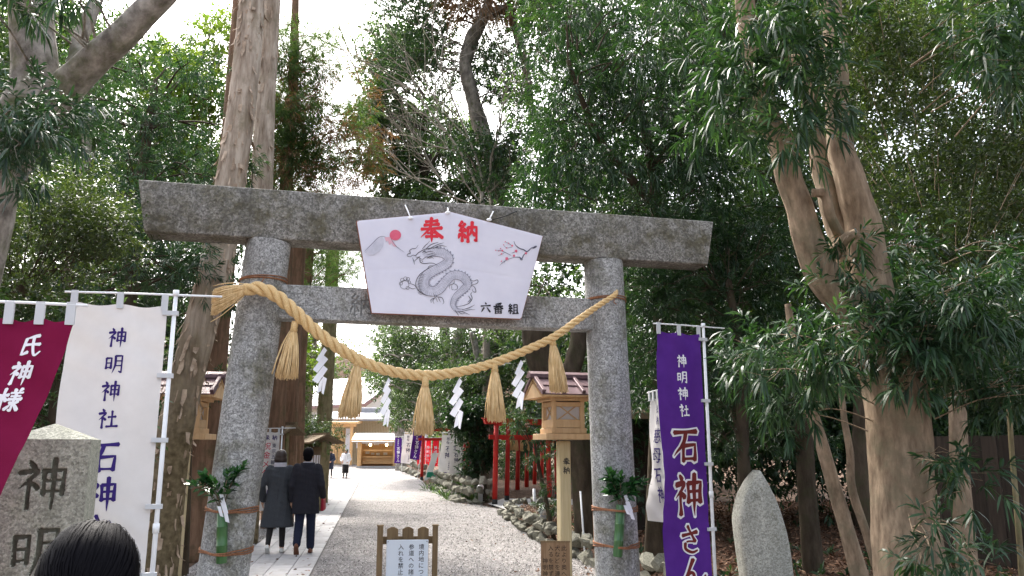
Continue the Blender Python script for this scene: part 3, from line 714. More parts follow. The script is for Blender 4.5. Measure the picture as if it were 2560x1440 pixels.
# ------------------------------------------------------------------ straw rope
RB = -.345
rp0, rn = T(0, RB, 3), tn
def rp(px, py): return on_plane(px, py, rp0, rn)
shime = thing('sacred_rope', 'thick twisted straw rope with tassels and paper streamers hung across the stone gate', 'straw rope', rp(1060, 940), world=True)
RPX = [(612, 724), (650, 722), (690, 740), (735, 777), (790, 828), (850, 872), (910, 905), (980, 928), (1060, 938), (1140, 931), (1220, 912), (1300, 882), (1380, 845), (1440, 803), (1490, 768), (1538, 737)]
RC = spline([rp(*q) for q in RPX], 34); NR = len(RC)
RC = RC + tn * (-.02 * np.sin(np.linspace(0, 9, NR)))[:, None]
RR = np.interp(np.linspace(0, 1, NR), [0, .06, .5, .8, 1], [.05, .058, .047, .037, .024])
Lr = np.concatenate([[0], np.cumsum(np.linalg.norm(np.diff(RC, axis=0), axis=1))])
Tt = nrm(np.gradient(RC, axis=0)); Bn = nrm(np.cross(Tt, tn[None, :])); Fn = np.cross(Bn, Tt)
phs = -np.cumsum(np.gradient(Lr) / (RR * .95))
for k in range(3):
    a = phs + k * 2 * pi / 3
    C = RC + (np.cos(a) * RR * .62)[:, None] * Bn + (np.sin(a) * RR * .62)[:, None] * Fn
    put('rope_strand', MB().tube(C, RR * .52, 18, True, disp=lambda p, aa, i: 1 + .045 * np.sin(aa * 9 + i * .1 + .6 * sin(i * .7)) + .03 * vnoise(np.stack([aa * 2, aa * 0 + i * .2, aa * 0], -1), 1)), M_STRAWR, shime, True)
def straw_fan(c0, ax, side, dep, length, r0, r1, n, rad=.0035, jit=.09, skew=0.0, curve=.1):
    """bundle of straws from a tied neck that opens to a brush"""
    mb = MB(); ax = nrm(ax); side = nrm(side); dep = nrm(dep)
    for i in range(n):
        th = rnd(0, 2 * pi); q = sqrt(rnd(0, 1)); ox, oy = q * cos(th), q * sin(th)
        L = length * rnd(1 - jit, 1 + jit * .5); stray = rnd(1.1, 1.5) if rnd(0, 1) < .06 else 1.0
        p = []
        for t in (0, .12, .35, .7, 1.0):
            w = r0 + (r1 - r0) * (t ** .8 + .12 * sin(pi * t)); p.append(c0 + ax * L * t + side * (ox * w[0] * stray + skew * t) + dep * oy * w[1] + RNG.normal(0, .005, 3) * t)
        mb.tube(np.array(p), [rad, rad * 1.3, rad * 1.3, rad * 1.2, rad * .8], 4, True)
    return mb
zd = np.array([0, 0, -1.0])
for (tx, ty), (bx, by), wd in [((735, 822), (716, 944), .1), ((893, 908), (872, 1042), .1), ((1063, 960), (1060, 1084), .092), ((1237, 922), (1241, 1050), .096), ((1382, 857), (1398, 978), .085)]:
    a, b = rp(tx, ty), rp(bx, by); ax = b - a; L = np.linalg.norm(ax)
    r0, r1 = np.array([.018, .018]), np.array([wd, wd * .7])
    o = put('tassel', straw_fan(a, ax, td, tn, L, r0, r1, 260), M_STRAW, shime, True)
    mb = MB(); top = a - nrm(ax) * .07
    mb.tube(np.array([top, a - nrm(ax) * .03, a, a + nrm(ax) * .025]), [.03, .034, .03, .024], 10)
    for k in range(3): mb.tube(np.array([a + nrm(ax) * (.004 + .009 * k) + (td * cos(x) + tn * sin(x)) * .031 for x in np.linspace(0, 2 * pi, 14)]), .005, 5)
    put('neck', mb, M_STRAWR, o, True)
a = rp(614, 724); b = rp(538, 748)
o = put('rope_tail', straw_fan(a, b - a, np.array([0, 0, 1.0]), tn, np.linalg.norm(b - a) * 1.05, np.array([.034, .04]), np.array([.13, .08]), 420, jit=.1, skew=-.03), M_STRAW, shime, True, label='loose straw brush at the thick end of the rope')
mb = MB()
for k in range(3): mb.tube(np.array([a + td * (.0 + .012 * k) + (np.array([0, 0, 1.0]) * cos(x) + tn * sin(x)) * .05 for x in np.linspace(0, 2 * pi, 18)]), .006, 5)
put('tail_binding', mb, M_STRAWR, o, True)
a = rp(1538, 737); put('rope_tip', straw_fan(a - td * .02, td * .9 + np.array([0, 0, .5]), np.array([0, 0, 1.0]), tn, .05, np.array([.022, .022]), np.array([.03, .025]), 60), M_STRAW, shime, True)
PAN = [[(840, 390), (880, 430), (790, 590), (745, 560)], [(840, 495), (900, 545), (770, 725), (710, 685)], [(845, 630), (900, 675), (785, 865), (710, 825)], [(840, 765), (895, 800), (862, 1005), (838, 985)], [(800, 850), (842, 790), (830, 960), (772, 990)]]
for (sx, sy), mir, sc_ in [((812, 868), 1, .9), ((972, 944), .7, .95), ((1150, 945), .95, 1.0), ((1303, 900), .85, 1.0)]:
    mb = MB(); b0 = rp(sx, sy)
    for i, pn in enumerate(PAN):
        tw = rnd(-.5, .5); V = []
        for (x, z) in pn:
            dx, dz = (x - 850) * .00079 * mir * sc_, -(z - 390) * .00079 * sc_
            V.append(b0 + td * dx + np.array([0, 0, dz]) + tn * (-.01 + .012 * (i % 2) + dx * tw))
        V = np.array(V); m0, m1 = (V[0] + V[3]) / 2 + tn * .006, (V[1] + V[2]) / 2 + tn * .004
        mb.add(np.vstack([V, m0, m1]), [(0, 1, 5, 4), (4, 5, 2, 3)])
    put('paper_streamer', mb, M_PAPER, shime)
def ring_on_pillar(mb, sg, z, rad=.007, tilt=0.0, ph=0.0, extra=.008, n=40):
    P = [pillar_c(sg, z + tilt * sin(x + ph)) + (td * cos(x) + tn * sin(x)) * (pillar_r(z) * 1.012 + extra) for x in np.linspace(0, 2 * pi, n)]
    mb.tube(np.array(P), rad, 6, False)
for sg, z0, n in ((-1, 3.235, 3), (1, 3.2, 3)):
    mb = MB()
    for k in range(n): ring_on_pillar(mb, sg, z0 + k * .014, .006, .012 * (k - 1), k)
    c = pillar_c(sg, z0); mb.tube(np.array([c - tn * (pillar_r(z0) + .015) + td * .02, c - tn * (pillar_r(z0) + .05) + np.array([0, 0, -.05]), c - tn * .33 + np.array([0, 0, -.08])]), .006, 5)
    put('rope_tie', mb, M_TWINE, shime, True)

# ------------------------------------------------------------------ votive board
bu = nrm(T(0, -.31, 4.05) - T(0, -.22, 2.9)); bn = nrm(np.cross(td, bu)); BP0 = T(0, -.285, 3.45)   # bn points to the viewer
def bp(px, py, lift=0.0):
    px = np.atleast_1d(np.asarray(px, float)); py = np.atleast_1d(np.asarray(py, float)) + np.zeros_like(px)
    return np.array([on_plane(a, b, BP0, bn) for a, b in zip(px, py)]) + bn * lift
if np.dot(bn, -tn) < 0: bn = -bn
PENT = [(930, 782), (1303, 797), (1357, 590), (1128, 530), (892, 552)]
PB = np.array([bp(*q)[0] for q in PENT])
vb = thing('votive_board', 'large white five-sided board with a painted dragon and red characters, hung on the stone gate', 'votive board', PB[:2].mean(0), world=True)
ctr = PB.mean(0)
put('backing_frame', bevel_mesh(MB().prism(ctr + (PB - ctr) * 1.004 - bn * .004, -bn * .1), .003), M_WOODR, vb)
def sheet(u, v):
    out = []
    for a, b in zip(u, v):
        L = PB[0] + (PB[4] - PB[0]) * b; R = PB[1] + (PB[2] - PB[1]) * b; q = L + (R - L) * a
        top = (PB[4] + (PB[3] - PB[4]) * (a / .506)) if a < .506 else (PB[3] + (PB[2] - PB[3]) * ((a - .506) / .494))
        bot = PB[0] + (PB[1] - PB[0]) * a; q = bot + (top - bot) * b; out.append(q)
    out = np.array(out); w = .002 * vnoise(out, 5.0) + .0012 * vnoise(out, 13.0) - .003 * np.exp(-((u - .506) / .012) ** 2) - .002 * np.exp(-((v - .46) / .015) ** 2); rim = (u <= 0) | (u >= 1) | (v <= 0) | (v >= 1)
    return out + bn * (w * (1 - rim) - rim * .004)[:, None]
put('printed_sheet', MB().grid(sheet, 90, 60), M_BOARD, vb, True)
LIFT = .005
def bfn(ox, oy, s, sx=1.0): return lambda a, b, l: bp(ox + (a - .5) * s * sx, oy + (b - .5) * s, l)
mb = MB(); brush_glyph(mb, '奉', bfn(1079, 575, 62, .95), .15, 0, LIFT); put('red_character', mb, M_RED, vb)
mb = MB(); brush_glyph(mb, '納', bfn(1168, 580, 56, .95), .17, 0, LIFT); put('red_character', mb, M_RED, vb)
for ch, x, y in (('六', 1214, 769), ('番', 1245, 771), ('組', 1282, 773)):
    mb = MB(); brush_glyph(mb, ch, bfn(x, y, 27), .15, 0, LIFT); put('black_character', mb, M_INK, vb)
def zb(x, y): return 860 + x / 4.5, 500 + y / 4.5
def inkline(mb, pts, w, lift, taper=True, smoothn=7):
    Q = spline(np.array([zb(*p) for p in pts], float), smoothn); n = len(Q); t = np.linspace(0, 1, n)
    ww = w * ((.45 + .75 * np.sin(pi * np.clip(t * .9 + .1, 0, 1))) if taper else np.ones(n))
    V, F = ribbon2d(Q, ww); mb.add(bp(V[:, 0], V[:, 1], lift), F)
# mountain and sun
mb = MB(); P = [(230, 590), (300, 520), (380, 440), (430, 415), (450, 450), (440, 520), (400, 580), (330, 625), (270, 615)]
Q = np.array([zb(*p) for p in P]); mb.add(bp(Q[:, 0], Q[:, 1], LIFT), [tuple(range(len(Q)))]); put('painted_mountain', mb, M_WASH, vb)
mb = MB(); inkline(mb, [(230, 580), (300, 510), (380, 430), (430, 410), (470, 418)], .9, LIFT + .001); inkline(mb, [(520, 420), (560, 490), (610, 540), (680, 590)], .9, LIFT + .001); put('mountain_outline', mb, M_INKG, vb)
mb = MB(); P = [(455, 420), (525, 415), (560, 480), (600, 530), (560, 520), (530, 480), (515, 510), (490, 460), (475, 470)]
Q = np.array([zb(*p) for p in P]); mb.add(bp(Q[:, 0], Q[:, 1], LIFT), [tuple(range(len(Q)))]); put('mountain_glow', mb, M_PINKP, vb)
th = np.linspace(0, 2 * pi, 40, endpoint=False); Q = np.array([zb(577 + 64 * cos(x), 396 + 59 * sin(x)) for x in th]); mb = MB(); mb.add(bp(Q[:, 0], Q[:, 1], LIFT + .0015), [tuple(range(40))]); put('painted_sun', mb, M_PINK, vb)
# plum branch
mb = MB()
for P, w in [([(2165, 530), (2110, 540), (2060, 580), (2020, 560), (1975, 545), (1930, 510), (1910, 465)], 2.2), ([(2060, 580), (2020, 620), (2000, 660), (1970, 645), (1900, 645)], 2.0), ([(1975, 640), (1990, 672), (2010, 670)], 2.2), ([(2165, 520), (2120, 545)], 4.2),
             ([(1900, 520), (1850, 490), (1810, 470)], 1.0), ([(1890, 530), (1830, 540), (1790, 505)], .8), ([(1880, 625), (1820, 595), (1760, 570), (1700, 565)], 1.2), ([(1800, 600), (1730, 630)], .8), ([(1900, 650), (1840, 670), (1790, 700), (1750, 735)], 1.0), ([(1810, 680), (1800, 710)], .8), ([(1885, 598), (1910, 590), (1950, 570)], 1.0)]: inkline(mb, P, w, LIFT)
put('painted_plum_branch', mb, M_INKG, vb)
mb = MB()
for x, y, r in [(1890, 515, 11), (1850, 487, 7), (1812, 470, 6), (1935, 575, 16), (1910, 628, 13), (1830, 660, 17), (1780, 570, 11), (1760, 548, 7), (1770, 607, 9), (1705, 567, 6), (2045, 600, 12), (1770, 690, 7), (1830, 540, 8), (1795, 505, 6), (1740, 575, 6)]:
    Q = np.array([zb(x + r * (1 + .22 * cos(5 * a)) * cos(a), y + r * (1 + .22 * cos(5 * a)) * sin(a)) for a in np.linspace(0, 2 * pi, 20, endpoint=False)]); mb.add(bp(Q[:, 0], Q[:, 1], LIFT + .001), [tuple(range(20))])
put('plum_blossoms', mb, M_PINK, vb)
# ink dragon: grey wash body, outlines, spines, scales, claws
def band(mb, pts, w, lift):
    Q = spline(np.array([zb(*p) for p in pts], float), 9); ww = np.interp(np.linspace(0, 1, len(Q)), np.linspace(0, 1, len(w)), w) / 4.5
    V, F = ribbon2d(Q, ww); mb.add(bp(V[:, 0], V[:, 1], lift), F); return Q, ww
NECK = [(900, 610), (980, 590), (1080, 590), (1160, 630), (1175, 690), (1110, 745), (1010, 795), (925, 855), (895, 930), (920, 1005), (1000, 1030), (1075, 1000), (1140, 920), (1220, 850), (1310, 855), (1370, 900), (1385, 960), (1330, 1020), (1255, 1090), (1225, 1170), (1260, 1235), (1340, 1240)]
NW = [70, 95, 100, 95, 95, 100, 100, 105, 110, 110, 105, 105, 100, 95, 95, 95, 85, 75, 65, 55, 45, 20]
mb = MB(); Q, ww = band(mb, NECK, NW, LIFT); put('dragon_wash', mb, M_WASH, vb)
Tn = np.gradient(Q, axis=0); Tn /= np.linalg.norm(Tn, axis=1, keepdims=True); Nn = np.stack([-Tn[:, 1], Tn[:, 0]], 1)
mb = MB()
for sgn in (1, -1):
    V, F = ribbon2d(Q + Nn * (ww * .5 * sgn)[:, None], np.full(len(Q), .95)); mb.add(bp(V[:, 0], V[:, 1], LIFT + .001), F)
for i in range(8, len(Q) - 6, 2):                      # belly plates / scale ticks
    for o1, o2 in ((-.42, -.1), (.02, .22), (.2, .42)):
        a, b = Q[i] + Nn[i] * ww[i] * (o1 + rnd(-.05, .05)) + Tn[i] * rnd(-1, 1), Q[min(i + 1, len(Q) - 1)] + Nn[i] * ww[i] * o2
        V, F = ribbon2d(np.array([a, (a + b) / 2 + Tn[i] * .7, b]), [.25, .42, .2]); mb.add(bp(V[:, 0], V[:, 1], LIFT + .0012), F)
put('dragon_outline', mb, M_INKG, vb)
mb = MB()
for i in range(14, len(Q) - 8, 3):                     # dorsal spines
    sgn = -1 if i < 62 else -1
    b0, b1 = Q[i] + Nn[i] * ww[i] * .5 * sgn, Q[i + 2] + Nn[i + 2] * ww[i + 2] * .5 * sgn; tp = (b0 + b1) / 2 + Nn[i] * sgn * rnd(3.5, 6) - Tn[i] * rnd(1, 3)
    V = np.array([b0, b1, tp]); mb.add(bp(V[:, 0], V[:, 1], LIFT + .0014), [(0, 1, 2)])
put('dragon_spines', mb, M_WASHD, vb)
mb = MB()
for P, w in [([(745, 640), (712, 632), (715, 610), (745, 600), (738, 570), (765, 550), (805, 545), (835, 508)], 1.3), ([(745, 640), (775, 622), (805, 625), (835, 595), (880, 568), (940, 545), (990, 545)], 1.3),
  ([(770, 650), (785, 690), (792, 728)], 1.1), ([(790, 690), (822, 660), (850, 650), (858, 700), (905, 716), (965, 710), (1015, 716), (1050, 742)], 1.3), ([(850, 655), (885, 668), (925, 640), (965, 655), (990, 630)], 1.0), ([(880, 592), (905, 580), (930, 592)], 1.4), ([(800, 640), (830, 645), (860, 630)], 1.0), ([(860, 680), (885, 690), (870, 705)], .8),
  ([(880, 552), (915, 512), (965, 465)], 1.3), ([(920, 548), (985, 500), (1062, 475)], 1.3), ([(965, 545), (1040, 508), (1122, 480)], 1.2), ([(1000, 548), (1080, 515), (1152, 525)], 1.2), ([(940, 560), (1000, 540), (1100, 545)], 1.2), ([(900, 600), (960, 580), (1020, 590)], 1.1), ([(930, 620), (990, 605), (1040, 615)], 1.1), ([(950, 640), (1000, 625), (1050, 640)], 1.0), ([(930, 660), (970, 640), (1010, 660)], 1.0),
  ([(1000, 745), (930, 780), (850, 842), (812, 910), (810, 972), (850, 1032), (922, 1072), (1000, 1082)], 1.2), ([(935, 780), (960, 745), (1010, 740)], 1.0), ([(1240, 905), (1232, 940), (1190, 960), (1185, 1000)], 1.1), ([(1232, 940), (1270, 962), (1272, 1000), (1230, 1015)], 1.0), ([(1210, 960), (1215, 1010), (1235, 1000)], .9),
  ([(1005, 1050), (1022, 1100), (978, 1120), (980, 1160)], 1.2), ([(1022, 1100), (1000, 1130), (1012, 1168)], 1.1), ([(1030, 1095), (1052, 1150)], 1.0), ([(1030, 1060), (1045, 1090), (1100, 1100), (1122, 1150), (1108, 1172)], 1.2), ([(1060, 1100), (1085, 1150)], 1.0),
  ([(742, 940), (790, 958), (812, 985)], 1.1), ([(735, 985), (770, 1000), (805, 995)], 1.1), ([(1410, 900), (1455, 912), (1500, 900), (1502, 932), (1462, 950), (1425, 945)], 1.2), ([(1430, 955), (1470, 985), (1482, 1035), (1450, 1030), (1440, 1000)], 1.2), ([(1440, 1040), (1425, 1060), (1440, 1110), (1400, 1165), (1330, 1190), (1270, 1200)], 1.3), ([(1400, 1080), (1420, 1120), (1390, 1150)], 1.6),
  ([(1330, 1235), (1400, 1215), (1470, 1180)], 1.2), ([(1340, 1250), (1410, 1235), (1475, 1235)], 1.0), ([(1250, 1240), (1270, 1275), (1292, 1302)], 1.3), ([(1300, 1250), (1350, 1265), (1412, 1292)], 1.1), ([(1280, 1250), (1320, 1280), (1360, 1275)], 1.0)]: inkline(mb, P, w * 1.0, LIFT + .0018)
put('dragon_ink_lines', mb, M_INK, vb); mb = MB()
for cx_, cy_, r in [(680, 955, 50), (655, 900, 20), (690, 885, 20), (720, 890, 18), (640, 940, 18), (715, 990, 18), (735, 925, 14)]:
    inkline(mb, [(cx_ + r * cos(a), cy_ + r * .95 * sin(a)) for a in np.linspace(0, 2 * pi, 14)], .9, LIFT + .0018, False, 3)
put('dragon_paw', mb, M_INK, vb); mb = MB()
for k in range(14):
    y = 830 + 17 * k; inkline(mb, [(815 + abs(k - 8) ** 1.7 * 1.2, y), (850 + abs(k - 8) ** 1.7 * 1.1, y + 10), (880 + abs(k - 8) ** 1.6 * 1.1, y + 4)], .7, LIFT + .0018)
put('dragon_belly_lines', mb, M_INK, vb)
# cords that hold the board
for a, b in (((1026, 546), (1013, 513)), ((1119, 532), (1119, 520)), ((1222, 550), (1233, 529))):
    p0, p1 = bp(*a)[0] + bn * .012, on_plane(b[0], b[1], T(0, -DK - .012, 4), tn); p2 = p1 + tn * .3 + np.array([0, 0, .03])
    mb = MB(); mb.tube(np.array([p0, (p0 + p1) / 2 - tn * .01, p1, p2]), .008, 6); mb.ell(p0 + bn * .004, (.028, .012, .016), 8, 6); put('tie_cord', mb, M_CORD, vb, True)
p0, p1 = bp(1228, 550)[0] + bn * .01, on_plane(1292, 528, T(0, -DK - .01, 4), tn)
put('black_cord', MB().tube(np.array([p0, (p0 + p1) / 2 + np.array([0, 0, -.01]), p1, p1 + tn * .3]), .006, 5), M_BLACKC, vb, True)

# ================================================================== BANNERS
def banner(label, base, rz, w, h, top, cm, pole_side=1, lean=0.0, texts=(), wave=.02, wphase=0.0, loops_top=3, loops_side=5, pole=True, rod_over=.28, group=None,
           cat='banner', detail=True, gather=0.0, pole_h=None):
    """cloth on pole and cross rod; local frame: cloth in x-z, seen from -y. texts: (mat, text, x, ytop, size, pitch, brush, weight, grow, lift, aspect)"""
    t = thing('nobori_banner', label, cat, base, rz, group)
    R = roty(lean); px = pole_side * (w / 2 + .045)
    shear = lean if abs(lean) > .2 else 0.0
    if shear: R = np.eye(3)
    def tf(P):
        P = np.asarray(P, float)
        if shear: return P + np.stack([P[..., 2] * shear, 0 * P[..., 2], 0 * P[..., 2]], -1)
        return (P - [px, 0, 0]) @ R.T + [px, 0, 0]
    def surf(x, yd, lift=0.0):
        """x from -w/2..w/2, yd metres below the cloth top"""
        x = np.asarray(x, float); yd = np.asarray(yd, float); q = (x * -pole_side + w / 2) / w * 1.0
        amp = 1.35 * wave * (.25 + q) * np.clip(.35 + yd / h, 0, 1.2)
        y = amp * np.sin(yd * 3.1 + x * 7 + wphase) + amp * .6 * np.sin(yd * 7.3 - x * 11 + wphase * 2)
        y = y + .006 * np.sin(x * 23 + yd * 5 + wphase * 3) * np.clip(1.2 - yd, .1, 1) + .004 * np.sin(yd * 31 - x * 17 + wphase) * (np.sin(yd * 4 + wphase) > 0)
        xx = x * (1 - gather * np.sin(yd * 2 + 1) ** 2) + .012 * q * np.sin(yd * 5 + wphase)
        zz = top - yd - .018 * np.sin((x / w + .5) * pi * (loops_top - 1)) ** 2 * np.clip(1 - yd / .15, 0, 1)
        return tf(np.stack([xx, y - lift, zz + 0 * xx], -1))
    nx, ny = (30, 80) if detail else (8, 14)
    c = put('cloth', MB().grid(lambda u, v: surf((u - .5) * w, v * h), nx, ny), cm, t, True)
    for i, (mt, text, x, y0, size, pitch, br, wt, grow, lift, asp) in enumerate(texts):
        mb = MB(); 
        for q, ch in enumerate(text if detail else [text]):
            mb = MB(); letters(mb, ch, lambda a, b, l: surf(a, b, l + .002), x, y0 + q * pitch, size, pitch, br, wt, grow, lift, True, asp)
            if mb.n: put('character' if detail else 'lettering', mb, mt, c)
    ph = pole_h or top + .1
    if pole:
        mb = MB(); mb.tube(tf([[px, 0, 0], [px, 0, ph * .55], [px, 0, ph]]), [.0165, .0155, .0135], 10); mb.tube(tf([[px, 0, ph - .03], [px, 0, ph + .012]]), .02, 10); mb.tube(tf([[px, 0, ph * .42], [px, 0, ph * .42 + .06]]), .021, 10)
        put('pole', mb, M_WPOLE, t, True)
    za = top + .07
    put('cross_rod', MB().tube(tf([[-pole_side * (w / 2 + .04), 0, za - .005], [0, 0, za + .004], [px + pole_side * rod_over, 0, za + .012]]), .0075 if detail else .012, 6), M_WPOLE, t, True)
    lw = .042
    for i in range(loops_top):
        x = -w / 2 + lw / 2 + i * (w - lw) / (loops_top - 1)
        put('loop', MB().box(tf([[x, -.001, top + .025]])[0], (lw, .012, .11), R), M_LOOP, t)
    for i in range(loops_side):
        z = top - .05 - i * (h - .15) / max(1, loops_side - 1)
        put('loop', MB().box(tf([[pole_side * (w / 2 + .022), -.001, z]])[0], (.1, .04, .03), R), M_LOOP, t)
    return t
pw = lambda px, py, Y: at(px, py, Y)
# white banner by the left pillar
b0 = pw(404, 1100, 5.35); W_T = pw(400, 756, 5.3)[2]
banner('off-white cloth banner with purple brush lettering on a white pole, left of the stone gate', (-2.64, 5.3, gz(-2.64, 5.3)), .27, .6, 1.85, W_T + .02, M_CWHITE, 1,
       texts=[(M_TPURP, '神明神社', .0, .16, .135, .178, True, .125, 0, .0015, .95), (M_TPURP, '石神さん', -.0, .9, .215, .232, True, .13, 0, .0015, .95)], wave=.022, wphase=1.2, rod_over=.3)
MX, _, MZ = pw(163, 790, 3.7)
# maroon banner leaning in from the left edge
banner('maroon banner with white lettering leaning in at the left edge of the picture', (MX - .23 - .25 * MZ, 3.7, 0), .1, .46, 1.75, MZ, M_CMAR, -1, lean=.25,
       texts=[(M_TWHITE, '氏神様・', .075, .075, .115, .128, True, .15, 0, .0015, .95)], wave=.014, wphase=.5, rod_over=.1, loops_top=4)
# purple banner
banner('deep purple banner with white and dark red brush lettering, right of the stone gate', (1.62, 7.7, 0), .5, .54, 2.55, 2.77, M_CPURP, 1,
       texts=[(M_TWHITE, '神明神社', 0.02, .215, .125, .157, True, .14, 0, .0015, 1.0),
              (M_TWHITE, '石', .02, .9, .35, .4, True, .14, .09, .0015, 1.0), (M_TMAR, '石', .02, .9, .35, .4, True, .14, 0, .005, 1.0),
              (M_TWHITE, '神', .03, 1.33, .39, .4, True, .135, .08, .0015, 1.0), (M_TMAR, '神', .03, 1.33, .39, .4, True, .135, 0, .005, 1.0),
              (M_TWHITE, 'さ', .04, 1.8, .26, .4, True, .15, .1, .0015, .95), (M_TMAR, 'さ', .04, 1.8, .26, .4, True, .15, 0, .005, .95),
              (M_TWHITE, 'ん', .05, 2.09, .26, .4, True, .15, .1, .0015, 1.2), (M_TMAR, 'ん', .05, 2.09, .26, .4, True, .15, 0, .005, 1.2)], wave=.012, wphase=2.0, rod_over=.28)
# white banner seen nearly edge-on behind the purple one
banner('white banner with purple lettering seen almost edge-on behind the purple banner', (1.54, 8.55, 0), -1.38, .5, 1.28, 2.2, M_CWHITE, 1,
       texts=[(M_TPURP, '奉納', .0, .08, .1, .11, True, .13, 0, .002, 1.0), (M_TPURP, '慈母石神', .0, .32, .17, .2, True, .13, 0, .002, 1.0)], wave=.022, wphase=3.0, loops_side=3, loops_top=5)
# votive banner at the notice board on the left
banner('white banner with red and purple lettering beside the paved path, partly behind the left pillar', (-5.15, 17.3, gz(-5.15, 17.3)), .05, .42, 1.62, 2.06, M_CWHITE, 1,
       texts=[(M_TPURP, '奉', -.06, .06, .12, .15, True, .13, 0, .002, 1), (M_TRED, '祝金メダル', -.05, .22, .16, .185, False, .13, 0, .002, 1), (M_TPURP, '山田', -.04, 1.16, .15, .18, False, .13, 0, .002, 1), (M_TPURP, '納', .1, .06, .12, .15, True, .13, 0, .002, 1), (M_INKG, '東京五輪野球', .1, .24, .1, .115, False, .13, 0, .002, 1)], wave=.012, detail=True)
# far banners along the right-hand wall
NW_ = lambda t1, t2: [(M_TNAVY, t1, -.02, .1, .17, .18, True, .13, 0, .004, 1.0), (M_TNAVY, t2, .03, .52, .3, .32, True, .14, 0, .004, 1.0), (M_TNAVY, '石神奉賛会', .14, 1.25, .08, .09, True, .12, 0, .004, 1.0)]
PU_ = lambda: [(M_TWHITE, '神明神社', -.02, .12, .11, .12, True, .14, 0, .004, 1.0), (M_TWHITE, '石神さん', .02, .65, .26, .27, True, .17, 0, .004, .9)]
RE_ = lambda: [(M_TWHITE, '神明神社', 0, .45, .26, .29, True, .17, 0, .004, .9)]
def far_banner(label, pxl, pxr, pyt, pyb, Y, cm, texts, lean=0.0, side=1, rz=0.0):
    tl, br = pw(pxl, pyt, Y), pw(pxr, pyb, Y); w = (br[0] - tl[0]) / cos(rz); h = tl[2] - br[2]; g = gz((tl[0] + br[0]) / 2, Y)
    sc_ = h / 1.8; tx = [(a, b, c * w / .6, d * sc_, e * sc_, f_ * sc_, *r) for a, b, c, d, e, f_, *r in texts]
    t = banner(label, ((tl[0] + br[0]) / 2, Y, g), rz, w, h, tl[2] - g, cm, side, lean, tx, wave=.05, wphase=rnd(0, 6), loops_top=3, loops_side=4, rod_over=.15, group='banners by the red gates', detail=False)
    return t
far_banner('far white banner with navy lettering, left of the two nearest the planted wall', 1090, 1123, 1089, 1182, 29.6, M_CWHITE, NW_('慈母', '石神'), .1)
far_banner('far white banner with navy lettering, right of the two, half behind leaves', 1126, 1156, 1108, 1185, 29.0, M_CWHITE, NW_('慈母', '石神'), -.02)
far_banner('far purple banner with white lettering between white banners, leaning', 1020, 1042, 1076, 1150, 46, M_CPURP, PU_(), .12)
far_banner('farthest purple banner with white lettering beside the kiosk', 988, 1003, 1094, 1158, 52, M_CPURP, PU_(), 0)
far_banner('far white banner with navy lettering between the two purple banners', 1000, 1024, 1086, 1160, 50, M_CWHITE, NW_('慈母', '石神'), .1)
far_banner('purple banner glimpsed between the two nearest white banners', 1112, 1128, 1096, 1182, 30.4, M_CPURP, PU_(), 0)
far_banner('red banner with white lettering left of the far red gate post', 1044, 1062, 1098, 1166, 48, M_CRED, RE_(), 0)
far_banner('red banner with white lettering just right of the far red gate post', 1064, 1076, 1098, 1163, 49, M_CRED, RE_(), 0)
far_banner('red banner with white lettering behind the white leaning panel', 1080, 1094, 1098, 1166, 47, M_CRED, RE_(), .03)
far_banner('red banner behind dark leaves next to the planted wall', 1158, 1176, 1100, 1178, 34, M_CRED, RE_(), 0)
far_banner('slender red banner left of the large red gate, among leaves', 1176, 1186, 1106, 1176, 35, M_CRED, RE_(), 0)

# ================================================================== STONES WITH WRITING
def monument():
    w, dp, zt, ap = .41, .34, 1.705, .085
    c = pw(103, 1100, 4.2); t = thing('inscribed_stone_pillar', 'square mossy stone pillar with pointed top and carved characters', 'stone marker', (c[0] - .03, 4.2 + dp / 2, 0), .33)
    fl = .02                                  # slight batter
    def ring(z, s): return np.array([[-w / 2 * s, -dp / 2 * s, z], [w / 2 * s, -dp / 2 * s, z], [w / 2 * s, dp / 2 * s, z], [-w / 2 * s, dp / 2 * s, z]])
    mb = MB(); R_ = [ring(-.05, 1 + fl), ring(zt, 1.0)]; mb.add(np.vstack(R_ + [[[0, 0, zt + ap]]]), [(1, 2, 6, 5), (2, 3, 7, 6), (3, 0, 4, 7), (4, 5, 8), (5, 6, 8), (6, 7, 8), (7, 4, 8)])
    put('shaft', mb, M_MONU, t)
    def face(u, v):
        x = (u - .5) * w; z = .55 + (zt - .55) * v; s = 1 + fl * (1 - (z + .05) / (zt + .05))
        dep = carve_depth(x, zt - z, [('神', 0, .1, .25), ('明', 0, .43, .25), ('神', 0, .76, .25)], .13)
        P = np.stack([x * s, -dp / 2 * s + dep * .014 + 0 * x, z], -1); P[:, 1] += .0012 * vnoise(P, 16.0)
        return P
    o = put('carved_face', MB().grid(face, 110, 250), M_MONU, t, True, label='front face with deeply carved characters')
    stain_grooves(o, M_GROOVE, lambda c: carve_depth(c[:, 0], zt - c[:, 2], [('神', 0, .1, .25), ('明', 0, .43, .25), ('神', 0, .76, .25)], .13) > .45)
    mb = MB(); s = 1 + fl; mb.add([[-w / 2 * s, -dp / 2 * s, -.05], [w / 2 * s, -dp / 2 * s, -.05], [w / 2 * 1.014, -dp / 2 * 1.014, .552], [-w / 2 * 1.014, -dp / 2 * 1.014, .552]], [(0, 1, 2, 3)])
    put('lower_face', mb, M_MONU, t)
monument()
